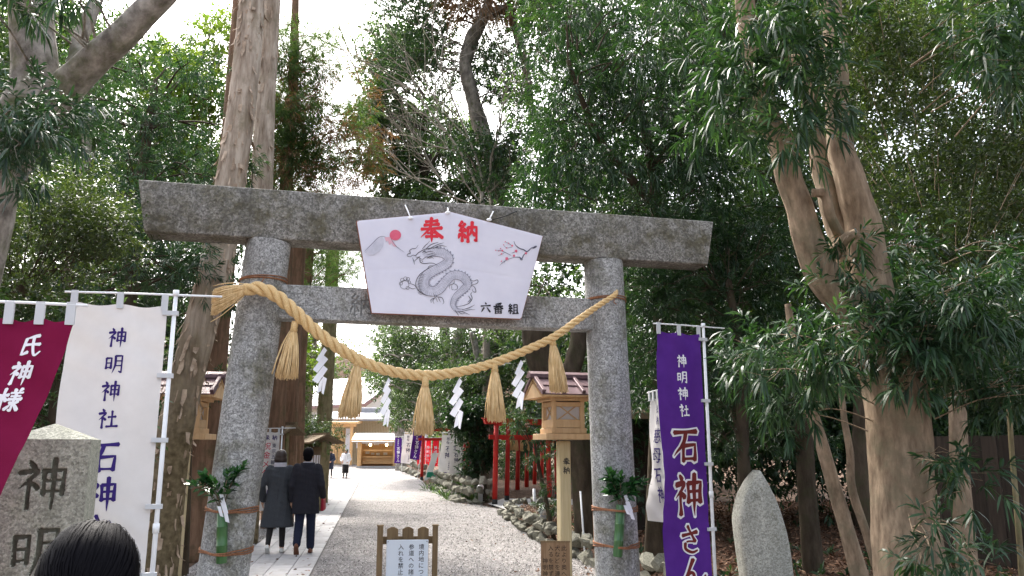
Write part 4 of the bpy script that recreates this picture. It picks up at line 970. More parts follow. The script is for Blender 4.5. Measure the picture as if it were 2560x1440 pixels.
def stele():
    Y = 9.6; L = pw(1830, 1300, Y); Rr = pw(1975, 1300, Y); g = gz((L[0] + Rr[0]) / 2, Y)
    cx_ = (L[0] + Rr[0]) / 2; w = Rr[0] - L[0]; tz = pw(1900, 1175, Y)[2] - g
    t = thing('standing_stone', 'pale pointed standing stone slab on the forest floor behind the purple banner', 'standing stone', (cx_, Y, g), .12)
    out = [(-.36, -.05), (-.42, .25), (-.46, .5), (-.45, .64), (-.35, .8), (-.2, .92), (-.08, .99), (-.05, 1.0), (-.02, .985), (.1, .88), (.24, .72), (.36, .5), (.42, .28), (.45, -.05)]
    O = spline([(x * w, z * tz) for x, z in out], 5); mb = MB(); rings = []
    cc = O.mean(0)
    for k, (b, s) in enumerate([(-.16, .5), (-.158, .9), (-.13, .985), (-.07, 1.0), (.05, 1.0), (.13, .95), (.16, .75)]):
        q = cc + (O - cc) * s; P = np.stack([q[:, 0], np.full(len(q), b), q[:, 1]], -1); P[:, 1] += .012 * vnoise(P, 5, 3.0); rings.append(P)
    mb.loft(rings); put('slab', mb, M_SLAB, t, auto=60)
stele()
# ================================================================== WOODEN LANTERNS
def lantern(label, x, y, rz, g, mirror_text=True):
    t = thing('wooden_lantern', label, 'lantern', (x, y, g), rz, 'wooden post lanterns')
    def bx(name, c, s, m, par=None, bev=.004): return put(name, bevel_mesh(MB().box(c, s), bev), m, par or t)
    zb_ = 1.79 - g
    post = bx('post', (0, 0, zb_ / 2 - .02), (.155, .155, zb_), M_PWOOD, None, .012)
    mb = MB(); letters(mb, '奉納', lambda a, b, l: np.stack([a, np.full_like(a, -.0775 - l), zb_ - .24 - b], -1), .01, 0, .1, .115, True, .13); put('lettering', mb, M_INK, post)
    bx('bracket', (0, 0, zb_ + .035), (.68, .56, .075), M_LWOOD); 
    z = zb_ + .075; bx('base_frame', (0, 0, z + .035), (.5, .46, .07), M_LWOOD)
    z += .07; hb = .36
    rec = MB().box((0, 0, z + hb / 2), (.36, .34, hb - .02)); pp = put('paper_box', rec, M_LPAP, t)
    for sx in (-1, 1):
        for sy in (-1, 1): bx('corner_post', (sx * .2, sy * .185, z + hb / 2), (.06, .06, hb), M_LWOOD)
    for sy in (-1, 1):
        for zz in (z + .06, z + hb - .045): bx('rail', (0, sy * .188, zz), (.34, .045, .06 if zz > z + .1 else .11), M_LWOOD)
        for s in (-1, 1): put('lattice_bar', MB().box((0, sy * .181, z + hb / 2 + .03), (.34, .012, .016), roty(s * .62)), M_LWOOD, t)
    for sx in (-1, 1):
        for zz in (z + .06, z + hb - .045): bx('rail', (sx * .203, 0, zz), (.045, .31, .06 if zz > z + .1 else .11), M_LWOOD)
        for s in (-1, 1): put('lattice_bar', MB().box((sx * .192, 0, z + hb / 2 + .03), (.012, .32, .016), rotx(s * .62)), M_LWOOD, t)
    z += hb
    bx('top_plate', (0, 0, z + .02), (.56, .52, .04), M_LWOOD)
    # gable roof: ridge along x
    rl, rh, rd = .9, .25, .43; sl = atan2(rh, rd); ln = sqrt(rh * rh + rd * rd)
    for sx in (-1, 1): put('gable', MB().prism([[sx * .4, -.34, z + .04], [sx * .4, .34, z + .04], [sx * .4, 0, z + .04 + .21]], (sx * .03, 0, 0)), M_LWOOD, t)
    for sy in (-1, 1):
        R = rotx(-sy * sl)
        put('soffit', MB().box((0, sy * rd / 2, z + .06 + rh / 2 - .01), (rl - .04, ln, .022), R), M_LWOOD, t)
        for q, (o0, l0, dz) in enumerate(((.0, .56, .028), (.5, .5, .012))):      # two lapped sheets
            c = (o0 + l0 / 2) * ln; put('roof_sheet', MB().box((0, sy * c * cos(sl), z + .06 + rh - c * sin(sl) + dz), (rl + (0 if q else -.02), l0 * ln, .018), R), M_COPPER, t)
        for x0 in (-.42, -.14, .14, .42): put('roof_batten', bevel_mesh(MB().box((x0, sy * rd / 2 * 1.01, z + .06 + rh / 2 + .05), (.05, ln * 1.03, .045), R), .006), M_COPPER, t)
    put('ridge_cap', MB().prism([[-rl / 2 - .04, -.09, z + .06 + rh + .005], [-rl / 2 - .04, .09, z + .06 + rh + .005], [-rl / 2 - .04, .075, z + .06 + rh + .055], [-rl / 2 - .04, 0, z + .06 + rh + .095], [-rl / 2 - .04, -.075, z + .06 + rh + .055]], (rl + .08, 0, 0)), M_COPPER, t)
    return t
pR = pw(1408, 1100, 11.0); lantern('cypress post lantern with purplish copper roof standing just behind the right pillar', pR[0], 11.0, .3, gz(pR[0], 11.0))
pL = pw(462, 1090, 10.9); lantern('cypress post lantern with copper roof, mostly hidden by the cedar and left pillar', pL[0], 10.9, .1, gz(pL[0], 10.9))

# ================================================================== VASES ON THE PILLARS
def vase(label, sg, px_t, py_t, py_b, fol_c, seed):
    z1, z0 = 1.02, .62
    base_b = -pillar_r(.8) - .062
    a_ = None
    pt = on_plane(px_t, py_t, T(0, base_b, 1), tn); pb = on_plane(px_t + (4 if sg < 0 else -2) - 6, py_b, T(0, base_b, 1), tn)
    t = thing('bamboo_vase', label, 'vase', pb, world=True, group='bamboo vases on the gate')
    L = np.linalg.norm(pt - pb); ax = (pt - pb) / L; mb = MB(); r = .047
    P = [pb + ax * L * q for q in (0, .02, .3, .31, .32, .62, .63, .64, .985, 1)]
    mb.tube(np.array(P), [r * .9, r, r * .98, r * 1.07, r * .98, r * .97, r * 1.06, r * .97, r * .95, r * .9], 18); put('bamboo_tube', mb, M_BAMB, t, auto=50)
    f = Fol(); st = MB()
    for k in range(7 if sg < 0 else 8):
        d = nrm(np.array([rnd(-.8, .8) - .25 * (sg < 0), -.25 + rnd(-.35, .3), 1.0]) * [1, 1, rnd(.5, 1.1)]); ln = rnd(.14, .3)
        P = spline([pt - ax * .05, pt + d * ln * .5 + np.array([0, 0, .03]), pt + d * ln], 4); st.tube(P, .004, 5, False)
        for q in P[2:]: f.shoots(np.array([q]), np.array([d]), 2 if sg < 0 else 3, .11, .05, (.6, 1.2), .05, .25, (.5, .25))
        f.shoots(P[-1:], np.array([d]), 6, .1, .048, (.3, 1.0), .06, .25, (.6, .25))
    put('sakaki_stems', st, M_TWIG, t, True); put('sakaki_leaves', f.mesh('sakaki'), leaf_mat('leaf_sakaki', (.008, .035, .012), (.02, .075, .022), (.05, .14, .04), .25, .15, .6), t)
    mb = MB(); q0 = pt - tn * .07 + td * (.02 if sg > 0 else -.01)
    for k, (dx, dz, w, h) in enumerate([(0, .1, .035, .09), (.02, .03, .045, .09), (.04, -.03, .035, .11), (-.01, 0, .03, .09)]):
        c = q0 + td * dx + np.array([0, 0, dz]); V = [c + td * -w / 2 + tn * rnd(-.01, .01), c + td * w / 2, c + td * (w / 2 + .03) + np.array([0, 0, -h]) - tn * .012, c + td * (-w / 2 + .03) + np.array([0, 0, -h * .9])]
        mb.add(np.array(V) - tn * .006 * k, [(0, 1, 2, 3)])
    put('paper_strip', mb, M_PAPER, t)
    for py in (py_t + 14, py_b - 24):
        z = on_plane(px_t, py, T(0, base_b, 1), tn)[2]; mb = MB()
        for k in range(3):
            zz = z + .013 * (k - 1); c = pillar_c(sg, zz); rr = pillar_r(zz) * 1.012 + .007; a0 = np.dot(pt - c, td)
            P = []
            for x in np.linspace(0, 2 * pi, 60):
                q = c + (td * cos(x) + tn * sin(x)) * rr + np.array([0, 0, .01 * sin(x * 2 + k)])
                da = np.dot(q - c, td) - a0; db = np.dot(q - c, tn)
                if db < 0 and abs(da) < .13:                     # bulge round the tube
                    q = q - tn * max(0, -(db) * 0 + (-base_b + .056 + db) * smooth01(1 - (abs(da) - .03) / .1))
                P.append(q)
            mb.tube(np.array(P), .0065, 6, False)
        put('twine', mb, M_TWINE, t, True)
    return t
vase('green bamboo vase with leafy sprigs tied to the left stone pillar', -1, 556, 1264, 1408, None, 1)
vase('green bamboo vase with leafy sprigs tied to the right stone pillar', 1, 1552, 1262, 1392, None, 2)

# ================================================================== SIGNS
def notice():
    Y = 9.3; c = pw(1018, 1400, Y); t = thing('barrier_sign', 'brown wooden picket stand with white notice board in the middle of the gravel', 'sign', (c[0], Y, 0), .1)
    zt = pw(1018, 1314, Y)[2]; wl = .305
    for s in (-1, 1): put('post', bevel_mesh(MB().box((s * wl, 0, zt / 2), (.062, .07, zt)), .006), M_SWOOD, t); put('post_cap', MB().box((s * wl, 0, zt + .004), (.074, .082, .012)), M_SWOOD, t)
    zp = zt - .005
    for x0 in (-.17, 0, .17):
        w = .062; poly = [[x0 - w, .02, .1], [x0 + w, .02, .1], [x0 + w, .02, zp - .035], [x0 + w * .3, .02, zp - .012], [x0 - w * .3, .02, zp - .012], [x0 - w, .02, zp - .035]]; put('picket', MB().prism(poly, (0, .022, 0)), M_SWOOD, t)
    for zz in (.2, zt - .16): put('rail', MB().box((0, .055, zz), (.56, .02, .08)), M_SWOOD, t)
    tz = pw(1018, 1349, Y)[2]; bw = .46
    bd = put('notice_board', bevel_mesh(MB().box((0, -.02, tz - .32), (bw, .016, .64)), .003), M_SIGNW, t)
    mb = MB(); fn = lambda a, b, l: np.stack([a, np.full_like(a, -.028 - l), tz - b], -1)
    letters(mb, '境内地につき', fn, .155, .045, .062, .066, False); letters(mb, '参道への諸車', fn, .045, .045, .062, .066, False); letters(mb, '入れを禁止致', fn, -.07, .045, .062, .066, False); letters(mb, '神明神社', fn, -.175, .4, .05, .055, False)
    put('lettering', mb, M_INK, bd)
    for s in (-1, 1): put('screw', MB().ell((s * .215, -.029, tz - .018), (.006, .003, .006), 8, 6), M_INKG, bd)
notice()
def dogsign():
    Y = 10.2; a, b = pw(1352, 1352, Y), pw(1424, 1352, Y); c = (a + b) / 2; w = b[0] - a[0]; zt = a[2]
    t = thing('wooden_notice', 'small weathered brown wooden notice with faded black writing at the foot of the lantern post', 'sign', (c[0], Y, 0), -.04)
    bd = put('board', bevel_mesh(MB().box((0, 0, zt - .3), (w, .03, .6)), .004), mat('notice_brown', (.2, .12, .065), .8, (.29, .19, .11), 3, 6, .15, stretch=(9, 9, .7)), t)
    put('frame_edge', MB().box((0, -.003, zt - .008), (w + .012, .038, .016)), M_SWOOD, t)
    put('stake', MB().box((0, .035, zt / 2 - .05), (.06, .04, zt - .1)), M_SWOOD, t)
    fn = lambda a_, b_, l: np.stack([a_, np.full_like(a_, -.016 - l), zt - b_], -1); mb = MB()
    for x, tx, y0 in ((.105, '此より奥へ', .05), (.025, '犬などを連れ', .05), (-.055, '入るを禁ず', .05), (-.125, '神明神社', .2)): letters(mb, tx, fn, x, y0, .068, .074, False)
    put('lettering', mb, mat('faded_ink', (.045, .03, .022), .9), bd)
dogsign()
def notice_shed(label, cx_, Y, wd, ztop, rz, depth=.5, rail=True, frames=4):
    g = gz(cx_, Y); t = thing('roofed_notice_board', label, 'notice board', (cx_, Y, g), rz)
    for s in (-1, 1): put('post', bevel_mesh(MB().box((s * wd / 2, 0, (ztop - .1) / 2), (.13, .13, ztop - .1)), .01), M_MOSSB, t)
    put('panel', MB().box((0, .03, ztop * .58), (wd - .14, .04, ztop * .62)), M_OWOOD, t)
    for i in range(frames):
        x = -wd / 2 + .12 + (i + .5) * (wd - .24) / frames
        put('notice_paper', MB().box((x, .002, ztop * .6), (.5 * wd / frames, .006, ztop * .34)), M_PAPER, t)
    for s in (-1, 1): put('roof_board', MB().box((0, s * depth / 2 * .9, ztop - .02), (wd + .5, depth, .05), rotx(-s * .42)), M_OWOOD, t)
    put('ridge', MB().box((0, 0, ztop + .12), (wd + .54, .12, .06)), M_OWOOD, t)
    for zz in (ztop * .3, ztop * .86): put('rail', MB().box((0, -.01, zz), (wd - .1, .07, .07)), M_OWOOD, t)
    put('brace', MB().box((-wd / 2 - .3, -.2, ztop * .38), (.09, .09, ztop * .95), roty(.35)), M_MOSSB, t)
    return t
c = pw(790, 1150, 23); notice_shed('small roofed notice board of mossy wood beside the path beyond the couple', c[0], 23, 1.0, 2.0, -.95, .55)
c = pw(648, 1150, 18.5); notice_shed('roofed notice board half hidden behind the left pillar and the white banner', c[0], 18.5, 1.3, 2.15, -.3, .5)

# ================================================================== RED GATES
def red_torii(label, L, R, h, group='red gates'):
    L, R = np.array(L, float), np.array(R, float); mid = (L + R) / 2; w = np.linalg.norm((R - L)[:2]); rz = atan2(R[1] - L[1], R[0] - L[0])
    t = thing('red_torii', label, 'red gate', (mid[0], mid[1], mid[2]), rz, group); k = h / 2.6; ln = .05
    for s in (-1, 1):
        P = np.array([[s * w / 2, 0, 0], [s * (w / 2 - ln), 0, h - .12]])
        Pm = P[0] + (P[1] - P[0]) * .06
        put('post_foot', MB().tube(np.array([P[0] - [0, 0, .1], Pm]), .088 * k, 16), M_BLACKP, t, True)
        put('post', MB().tube(np.array([P[0] + (P[1] - P[0]) * q for q in (.05, .4, .7, 1)]), [.083 * k, .08 * k, .078 * k, .076 * k], 16), M_VERM, t, True)
    put('tie_bar', bevel_mesh(MB().box((0, 0, h * .79), (w + .42 * k, .07 * k, .14 * k)), .005), M_VERM, t)
    hl = w / 2 + .42 * k
    put('lintel', bevel_mesh(MB().prism([[-hl + .06, -.07 * k, h - .14], [hl - .06, -.07 * k, h - .14], [hl, -.07 * k, h + .02], [0, -.07 * k, h], [-hl, -.07 * k, h + .02]], (0, .14 * k, 0)), .006), M_VERM, t)
    put('lintel_cap', MB().prism([[-hl - .02, -.1 * k, h + .023], [0, -.1 * k, h + .003], [hl + .02, -.1 * k, h + .023], [hl + .03, -.1 * k, h + .05], [0, -.1 * k, h + .03], [-hl - .03, -.1 * k, h + .05]], (0, .2 * k, 0)), M_VERM, t)
    return t
ORD = ['nearest gate of the red gate row, right of the planted stone wall', 'second gate of the red gate row, just behind the nearest', 'third gate of the red gate row', 'fourth gate of the red gate row', 'fifth gate of the red gate row', 'farthest gate of the red gate row']
for i, lb in enumerate(ORD):
    red_torii('vermilion wooden ' + lb, (-.53 + .36 * i, 25.3 + 2.0 * i, .03), (1.2 + .36 * i, 26.3 + 2.0 * i, .03), 2.55)
g = float(rise(45)); red_torii('single vermilion gate far down the yard near the purple banners', (-4.95, 45, g), (-3.2, 45.6, g), 2.75)
# row of small straw tassels hung in the gates
p = pw(1290, 1092, 28); t = thing('small_straw_rope', 'thin straw rope with small tassels hung in the red gates', 'straw rope', p, world=True)
mb = MB(); P = spline([pw(1262, 1088, 27.6), pw(1285, 1094, 27.9), pw(1325, 1096, 28.4)], 6); put('cord', MB().tube(P, .02, 6), M_STRAW, t, True)
for q in P[3::2]: put('tassel', straw_fan(q - np.array([0, 0, .03]), zd, np.array([1.0, 0, 0]), np.array([0, 1.0, 0]), .4, np.array([.02, .02]), np.array([.075, .06]), 40, .009), M_STRAW, t, True)

# ================================================================== SMALL THINGS BY THE WALL
def globe(label, px, py, Y, r, block=False):
    c = pw(px, py, Y); g = gz(c[0], Y); t = thing('white_globe', label, 'globe lamp', (c[0], Y, g), 0)
    z = c[2] - g; put('globe', MB().ell((0, 0, z), (r, r, r * (1.15 if block else 1)), 20, 14), mat('opal_globe', (.78, .78, .76), .3, spec=.5), t, True)
    put('base_block', bevel_mesh(MB().box((0, 0, (z - r * .9) / 2), (r * 1.3, r * 1.3, max(.04, z - r * .9))), .01), M_CONC, t)
globe('round white globe on a stone at the end of the planted wall', 1201, 1219, 26.0, .11)
globe('white egg-shaped globe on a block among dead leaves by the lantern', 1358, 1276, 17.0, .1, True)
def stick(name, label, cat, a, b, r, m): tag(put(name, MB().tube(np.array([a, (a + b) / 2, b]) - a, r, 8), m, None, True), label, cat).location = a.tolist()
a = pw(1463, 1356, 12.6); b = pw(1451, 1228, 12.8); a[2] = min(a[2], gz(a[0], 12.6)); stick('white_stake', 'thin white leaning stake among dead leaves behind the right pillar', 'stake', a, b, .014, M_WPOLE)
a = pw(1486, 1350, 11.4); b = pw(1481, 1165, 11.4); stick('bamboo_cane', 'orange-brown cane standing against the right stone pillar', 'cane', a, b, .013, mat('orange_cane', (.42, .2, .08), .7))
a = pw(1338, 1282, 21); b = pw(1335, 1222, 21); a[2] = 0.0; stick('white_post', 'thin white metal post by the concrete pad of the red gates', 'post', a, b, .035, M_WPOLE)
c = pw(1085, 1192, 43); tag(put('green_crate', bevel_mesh(MB().box((0, 0, .14), (.75, .5, .28), None, .9), .02), M_GREENP), 'green plastic crate behind the single red gate', 'crate').location = (c[0], 43, gz(c[0], 43) - .02)
a, b = pw(1066, 1196, 44.2), pw(1088, 1132, 44.2); mb = MB(); mb.prism([[-.13, 0, 0], [.2, 0, 0], [.62, .1, 1.45], [.3, .1, 1.45]], (0, .03, 0)); tag(put('leaning_signboard', mb, M_WPLAS), 'tall white signboard leaning beside the single red gate', 'signboard').location = (a[0], 44.2, float(rise(44)))

# ================================================================== PEOPLE
def cap(mb, a, ra, b, rb, seg=12):
    a, b = np.asarray(a, float), np.asarray(b, float); mb.tube(np.array([a, (a + b) / 2, b]), [ra, (ra + rb) / 2, rb], seg); mb.ell(a, (ra,) * 3, seg, 8); mb.ell(b, (rb,) * 3, seg, 8)
def hand(mb, wrist, d, side, k):
    """palm, four curled fingers, thumb"""
    d = nrm(d); fwd = np.array([0, 1.0, 0]); s = nrm(np.cross(d, fwd)) * side; p = wrist + d * .05 * k
    mb.ell(p, (.026 * k, .045 * k, .05 * k), 10, 8)
    for i, (oy, ln) in enumerate(((.032, .062), (.011, .072), (-.011, .068), (-.032, .052))):
        a = wrist + d * .085 * k + fwd * oy * k; b = a + d * ln * .55 * k - s * .006; c = b + d * ln * .4 * k - s * .022 * k; cap(mb, a, .0095 * k, b, .009 * k, 8); cap(mb, b, .009 * k, c, .0078 * k, 8)
    a = wrist + d * .03 * k + fwd * .035 * k; b = a + (d * .5 + fwd * .75) * .045 * k; cap(mb, a, .012 * k, b, .0105 * k, 8); cap(mb, b, .0105 * k, b + d * .03 * k, .009 * k, 8)
def ering(z, rx, ry, cx_=0.0, cy_=0.0, n=20, p=2.4):
    a = np.linspace(0, 2 * pi, n, endpoint=False); cs, sn = np.cos(a), np.sin(a)
    return np.stack([cx_ + rx * np.sign(cs) * np.abs(cs) ** (2 / p), cy_ + ry * np.sign(sn) * np.abs(sn) ** (2 / p), np.full(n, z)], -1)
def shoe(mb, ank, yaw, lift, k, sneaker):
    """sole and upper lofted heel to toe; ank = ankle joint, lift = heel raised angle"""
    sec = [(-.075, .03, .055), (-.05, .036, .07), (0, .038, .075), (.05, .04, .06), (.1, .044, .045), (.15, .042, .035), (.175, .03, .025)]
    R = rotz(yaw) @ rotx(-lift); rings = []
    for y, hw, hh in sec:
        a = np.linspace(0, 2 * pi, 12, endpoint=False); q = np.stack([hw * np.cos(a), np.full(12, y), np.maximum(-.01, hh * np.sin(a) * .9 + .0) - .078 + .01], -1); rings.append((q * k) @ R.T + ank)
    mb.loft(rings)
def person(label, loc, rz, k, hip, legs, arms, coat, hair, mats, head_tilt=0.0, voxel=.0095, extra=None, face=True):
    """legs: ((knee),(ankle),heel lift) left/right; arms: ((elbow),(wrist),(hand dir)); coat: (rings, sleeve radii)"""
    t = thing('person', label, 'person', loc, rz)
    m = MB(); sh = 1.40 * k; hd = np.array([0, .015 * k + head_tilt, 1.575 * k])
    m.ell(hd, (.074 * k, .094 * k, .112 * k), 18, 14); m.ell(hd + np.array([0, .035, -.06]) * k, (.055 * k, .06 * k, .06 * k), 12, 10)
    m.ell(hd + np.array([0, .1, -.015]) * k, (.013 * k, .02 * k, .028 * k), 8, 6)                     # nose
    for s in (-1, 1): m.ell(hd + np.array([s * .075, -.005, -.01]) * k, (.012 * k, .022 * k, .032 * k), 8, 6)  # ears
    m.ell(hd + np.array([0, .088, -.065]) * k, (.024 * k, .01 * k, .009 * k), 8, 6)                   # lips
    cap(m, (0, -.005 * k, 1.38 * k), .056 * k, hd + np.array([0, -.015, -.07]) * k, .052 * k)
    m.loft([ering(hip * k - .06, .13 * k, .09 * k), ering(hip * k, .15 * k, .1 * k), ering(1.1 * k, .13 * k, .09 * k), ering(1.3 * k, .165 * k, .1 * k), ering(sh, .15 * k, .07 * k), ering(1.45 * k, .06 * k, .05 * k)])
    for s, (kn, an, lf) in zip((-1, 1), legs):
        h_ = np.array([s * .085 * k, 0, hip * k - .03]); cap(m, h_, .082 * k, np.array(kn) * k, .056 * k); cap(m, np.array(kn) * k, .055 * k, np.array(an) * k, .037 * k); m.ell(np.array(an) * k + np.array([0, .05, -.035]) * k, (.035 * k, .09 * k, .03 * k), 10, 8)
    for s, (el, wr, hdir) in zip((-1, 1), arms):
        cap(m, (s * .18 * k, 0, 1.38 * k), .05 * k, np.array(el) * k, .04 * k); cap(m, np.array(el) * k, .039 * k, np.array(wr) * k, .027 * k); hand(m, np.array(wr) * k, np.array(hdir, float), s, k)
    put('body', fuse(m, voxel, 3, 'body'), mats['skin'], t)
    # clothes
    rings, sl = coat; m = MB(); m.loft([ering(z * k, rx * k, ry * k, cx_ * k, cy_ * k, 24) for z, rx, ry, cx_, cy_ in rings])
    for s, (el, wr, hdir) in zip((-1, 1), arms):
        w2 = np.array(wr) * k * .96 + np.array(el) * k * .04; cap(m, (s * .165 * k, 0, 1.375 * k), sl[0] * k, np.array(el) * k, sl[1] * k); cap(m, np.array(el) * k, sl[1] * k, w2, sl[2] * k)
    put('coat', fuse(m, .014, 5, 'coat', lambda P: P + np.stack([vnoise(P, 9, 1), vnoise(P, 9, 5), 0 * P[:, 0]], -1) * .011 + np.stack([vnoise(P * [1, 1, .35], 22, 2), vnoise(P * [1, 1, .35], 22, 7), 0 * P[:, 0]], -1) * .006), mats['coat'], t)
    m = MB()
    for s, (kn, an, lf) in zip((-1, 1), legs):
        rr = mats.get('leg_r', (.088, .068, .058)); h_ = np.array([s * .082 * k, 0, hip * k - .02]); a2 = np.array(kn) * k * .06 + np.array(an) * k * .94; cap(m, h_, rr[0] * k, np.array(kn) * k, rr[1] * k); cap(m, np.array(kn) * k, rr[1] * k, a2, rr[2] * k)
    put('trousers' if mats['leg'] is not M_TIGHT else 'tights', fuse(m, .011, 3, 'legs', lambda P: P + np.stack([vnoise(P, 14, 1), vnoise(P, 14, 5), 0 * P[:, 0]], -1) * .004), mats['leg'], t)
    for s, (kn, an, lf) in zip((-1, 1), legs):
        m = MB(); shoe(m, np.array(an) * k, 0, lf, k, True); put('shoe', m, mats['shoe'], t, True)
    m = MB()
    for kind, c, r in hair: m.ell(hd + np.array(c) * k, np.array(r) * k, 18, 14)
    put('hair', fuse(m, .009, 4, 'hair', lambda P: P + np.stack([np.sin(np.arctan2(P[:, 1], P[:, 0]) * 40), np.cos(np.arctan2(P[:, 1], P[:, 0]) * 37), 0 * P[:, 0]], -1) * .0016), mats['hair'], t)
    if extra: extra(t, k, hd)
    return t
heading = atan2(-pdir[0], pdir[1])
def collar(t, k, z, rx, ry, hgt, m, name, th=.02):
    mb = MB(); rings = []
    for q, (zz, g) in enumerate(((z, 1.0), (z + hgt * .5, .93), (z + hgt, .9), (z + hgt * 1.02, .8), (z + hgt * .4, .8))): rings.append(ering(zz * k, rx * k * g, ry * k * g, 0, -.002 * k, 24, 2.0))
    mb.loft(rings, False); put(name, mb, m, t, True)
# woman: charcoal knee-length coat, grey scarf, bob
def wx(t, k, hd):
    collar(t, k, 1.4, .115, .11, .085, M_SCARF, 'scarf'); collar(t, k, 1.36, .135, .12, .055, M_COATG, 'coat_collar')
    put('coat_seam', MB().tube(np.array([[0, -.147 * k, z * k] for z in (.5, .8, 1.05)]), .003, 5), M_COATN, t)
person('woman from behind in long charcoal coat and pale scarf, walking on the paved path', (-3.8, 13.45, .03), heading, .955, .88,
       (((-.1, -.02, .49), (-.12, -.16, .135), .55), ((.08, .07, .49), (.085, .05, .085), 0.0)),
       (((-.29, -.03, 1.1), (-.27, .1, .86), (-.1, .35, -.9)), ((.27, -.04, 1.1), (.25, .06, .84), (0, .2, -1))),
       ([(.42, .27, .19, 0, 0), (.46, .272, .192, 0, 0), (.7, .235, .172, 0, 0), (.98, .19, .14, 0, 0), (1.08, .185, .135, 0, 0), (1.25, .2, .135, 0, 0), (1.36, .185, .115, 0, 0), (1.42, .12, .09, 0, 0)], (.075, .068, .058)),
       [('c', (0, -.015, .02), (.1, .115, .118)), ('b', (0, -.03, -.035), (.11, .1, .08)), ('b', (.06, .0, -.06), (.048, .07, .05)), ('b', (-.06, .0, -.06), (.048, .07, .05))],
       dict(skin=M_SKIN, coat=M_COATG, leg=M_TIGHT, shoe=M_SNEAK, hair=M_HAIRD, leg_r=(.085, .06, .044)), extra=wx)
# man: black-navy coat, navy trousers, brown shoes
def mx_(t, k, hd):
    collar(t, k, 1.37, .13, .115, .085, M_COATN, 'coat_collar'); collar(t, k, 1.42, .085, .085, .05, M_SCARF, 'scarf')
    put('coat_vent', MB().tube(np.array([[0, -.152 * k, z * k] for z in (.66, .8, .95)]), .003, 5), M_BLACKP, t)
person('man from behind in short dark coat and navy trousers, walking beside the woman', (-3.34, 13.4, .03), heading, .975, .9,
       (((-.09, .0, .5), (-.1, -.2, .15), .75), ((.09, .06, .5), (.1, .06, .085), 0.0)),
       (((-.235, -.05, 1.09), (-.235, .05, .84), (0, .15, -1)), ((.25, -.06, 1.1), (.265, .1, .9), (0, .4, -.9))),
       ([(.63, .222, .165, 0, 0), (.66, .225, .167, 0, 0), (.9, .205, .155, 0, 0), (1.1, .19, .145, 0, 0), (1.28, .2, .14, 0, 0), (1.37, .18, .115, 0, 0), (1.44, .1, .085, 0, 0)], (.072, .064, .056)),
       [('c', (0, -.012, .028), (.09, .108, .108)), ('t', (.0, .03, .075), (.08, .075, .06)), ('b', (0, -.05, -.045), (.075, .055, .06))],
       dict(skin=M_SKIN, coat=M_COATN, leg=M_TROU, shoe=M_BROWN, hair=M_HAIRB, leg_r=(.095, .075, .066)), extra=mx_)
# things they carry
p = np.array([-3.8, 13.45, .03]) + rotz(heading) @ np.array([-.262, .14, .8]); tag(put('phone', bevel_mesh(MB().box((0, 0, 0), (.012, .078, .16), rotx(.5) @ rotz(.5)), .003), M_SNEAK), 'pale phone held in the hand of the woman in the charcoal coat', 'phone').location = p.tolist()
p = np.array([-3.34, 13.4, .03]) + rotz(heading) @ np.array([.265, .17, .7]); tag(put('red_pouch', bevel_mesh(MB().box((0, 0, .07), (.05, .2, .24), rotx(.1), .85), .015, 2), M_BAGR), 'dark red pouch held by the man in the dark coat', 'bag').location = p.tolist()
# two visitors far down the path, facing this way
def f1(t, k, hd):
    collar(t, k, 1.37, .13, .12, .1, M_TROU, 'scarf'); put('handbag', bevel_mesh(MB().box((.16, .2, .8), (.2, .1, .17)), .02), mat('plum_leather', (.06, .015, .03), .5), t)
x1 = gr(826, 1197); x2 = gr(861, 1199)
S1 = (((-.09, .02, .49), (-.09, 0, .085), 0.0), ((.09, .02, .49), (.1, .0, .085), 0.0))
person('far visitor in navy padded coat with hands clasped, facing the gate', (x1[0] + .2, 47.0, float(rise(47))), pi + .2, .93, .88, S1, (((-.26, .08, 1.1), (-.08, .24, .98), (.8, .3, -.4)), ((.26, .08, 1.1), (.08, .24, .96), (-.8, .3, -.4))),
       ([(.5, .21, .16, 0, 0), (.75, .215, .165, 0, 0), (1.0, .2, .16, 0, 0), (1.2, .21, .16, 0, 0), (1.36, .19, .13, 0, 0), (1.43, .12, .1, 0, 0)], (.08, .075, .06)),
       [('c', (0, -.02, .025), (.098, .11, .115)), ('b', (0, -.05, -.08), (.1, .08, .12))], dict(skin=M_SKIN, coat=M_PUFF, leg=M_TIGHT, shoe=M_BLACKP, hair=M_HAIRB, leg_r=(.08, .06, .045)), voxel=.016, extra=f1)
def f2(t, k, hd):
    mb = MB(); mb.loft([ering(z * k, rx * k, ry * k) for z, rx, ry in ((.3, .19, .16), (.55, .185, .155), (.8, .18, .15), (.92, .16, .13))]); put('long_skirt', mb, M_TIGHT, t, True); collar(t, k, 1.38, .11, .11, .09, M_TIGHT, 'scarf')
    put('shoulder_bag', bevel_mesh(MB().box((.17, .16, .9), (.12, .07, .2)), .02), mat('tan_bag', (.5, .33, .25), .7), t)
person('far visitor in white jumper and long black skirt beside the navy coat', (x2[0] + .1, 46.5, float(rise(46.5))), pi - .1, .95, .88, S1, (((-.27, .02, 1.1), (-.2, .18, .95), (.5, .5, -.4)), ((.27, .02, 1.1), (.16, .22, 1.0), (-.6, .4, -.2))),
       ([(.8, .235, .17, 0, 0), (.84, .24, .175, 0, 0), (1.1, .235, .17, 0, 0), (1.28, .215, .15, 0, 0), (1.38, .185, .125, 0, 0), (1.43, .11, .09, 0, 0)], (.09, .088, .07)),
       [('c', (0, -.02, .025), (.095, .108, .115)), ('b', (0, -.06, -.06), (.08, .06, .08))], dict(skin=M_SKIN, coat=M_SWEAT, leg=M_TIGHT, shoe=M_BLACKP, hair=M_HAIRB, leg_r=(.08, .06, .045)), voxel=.016, extra=f2)
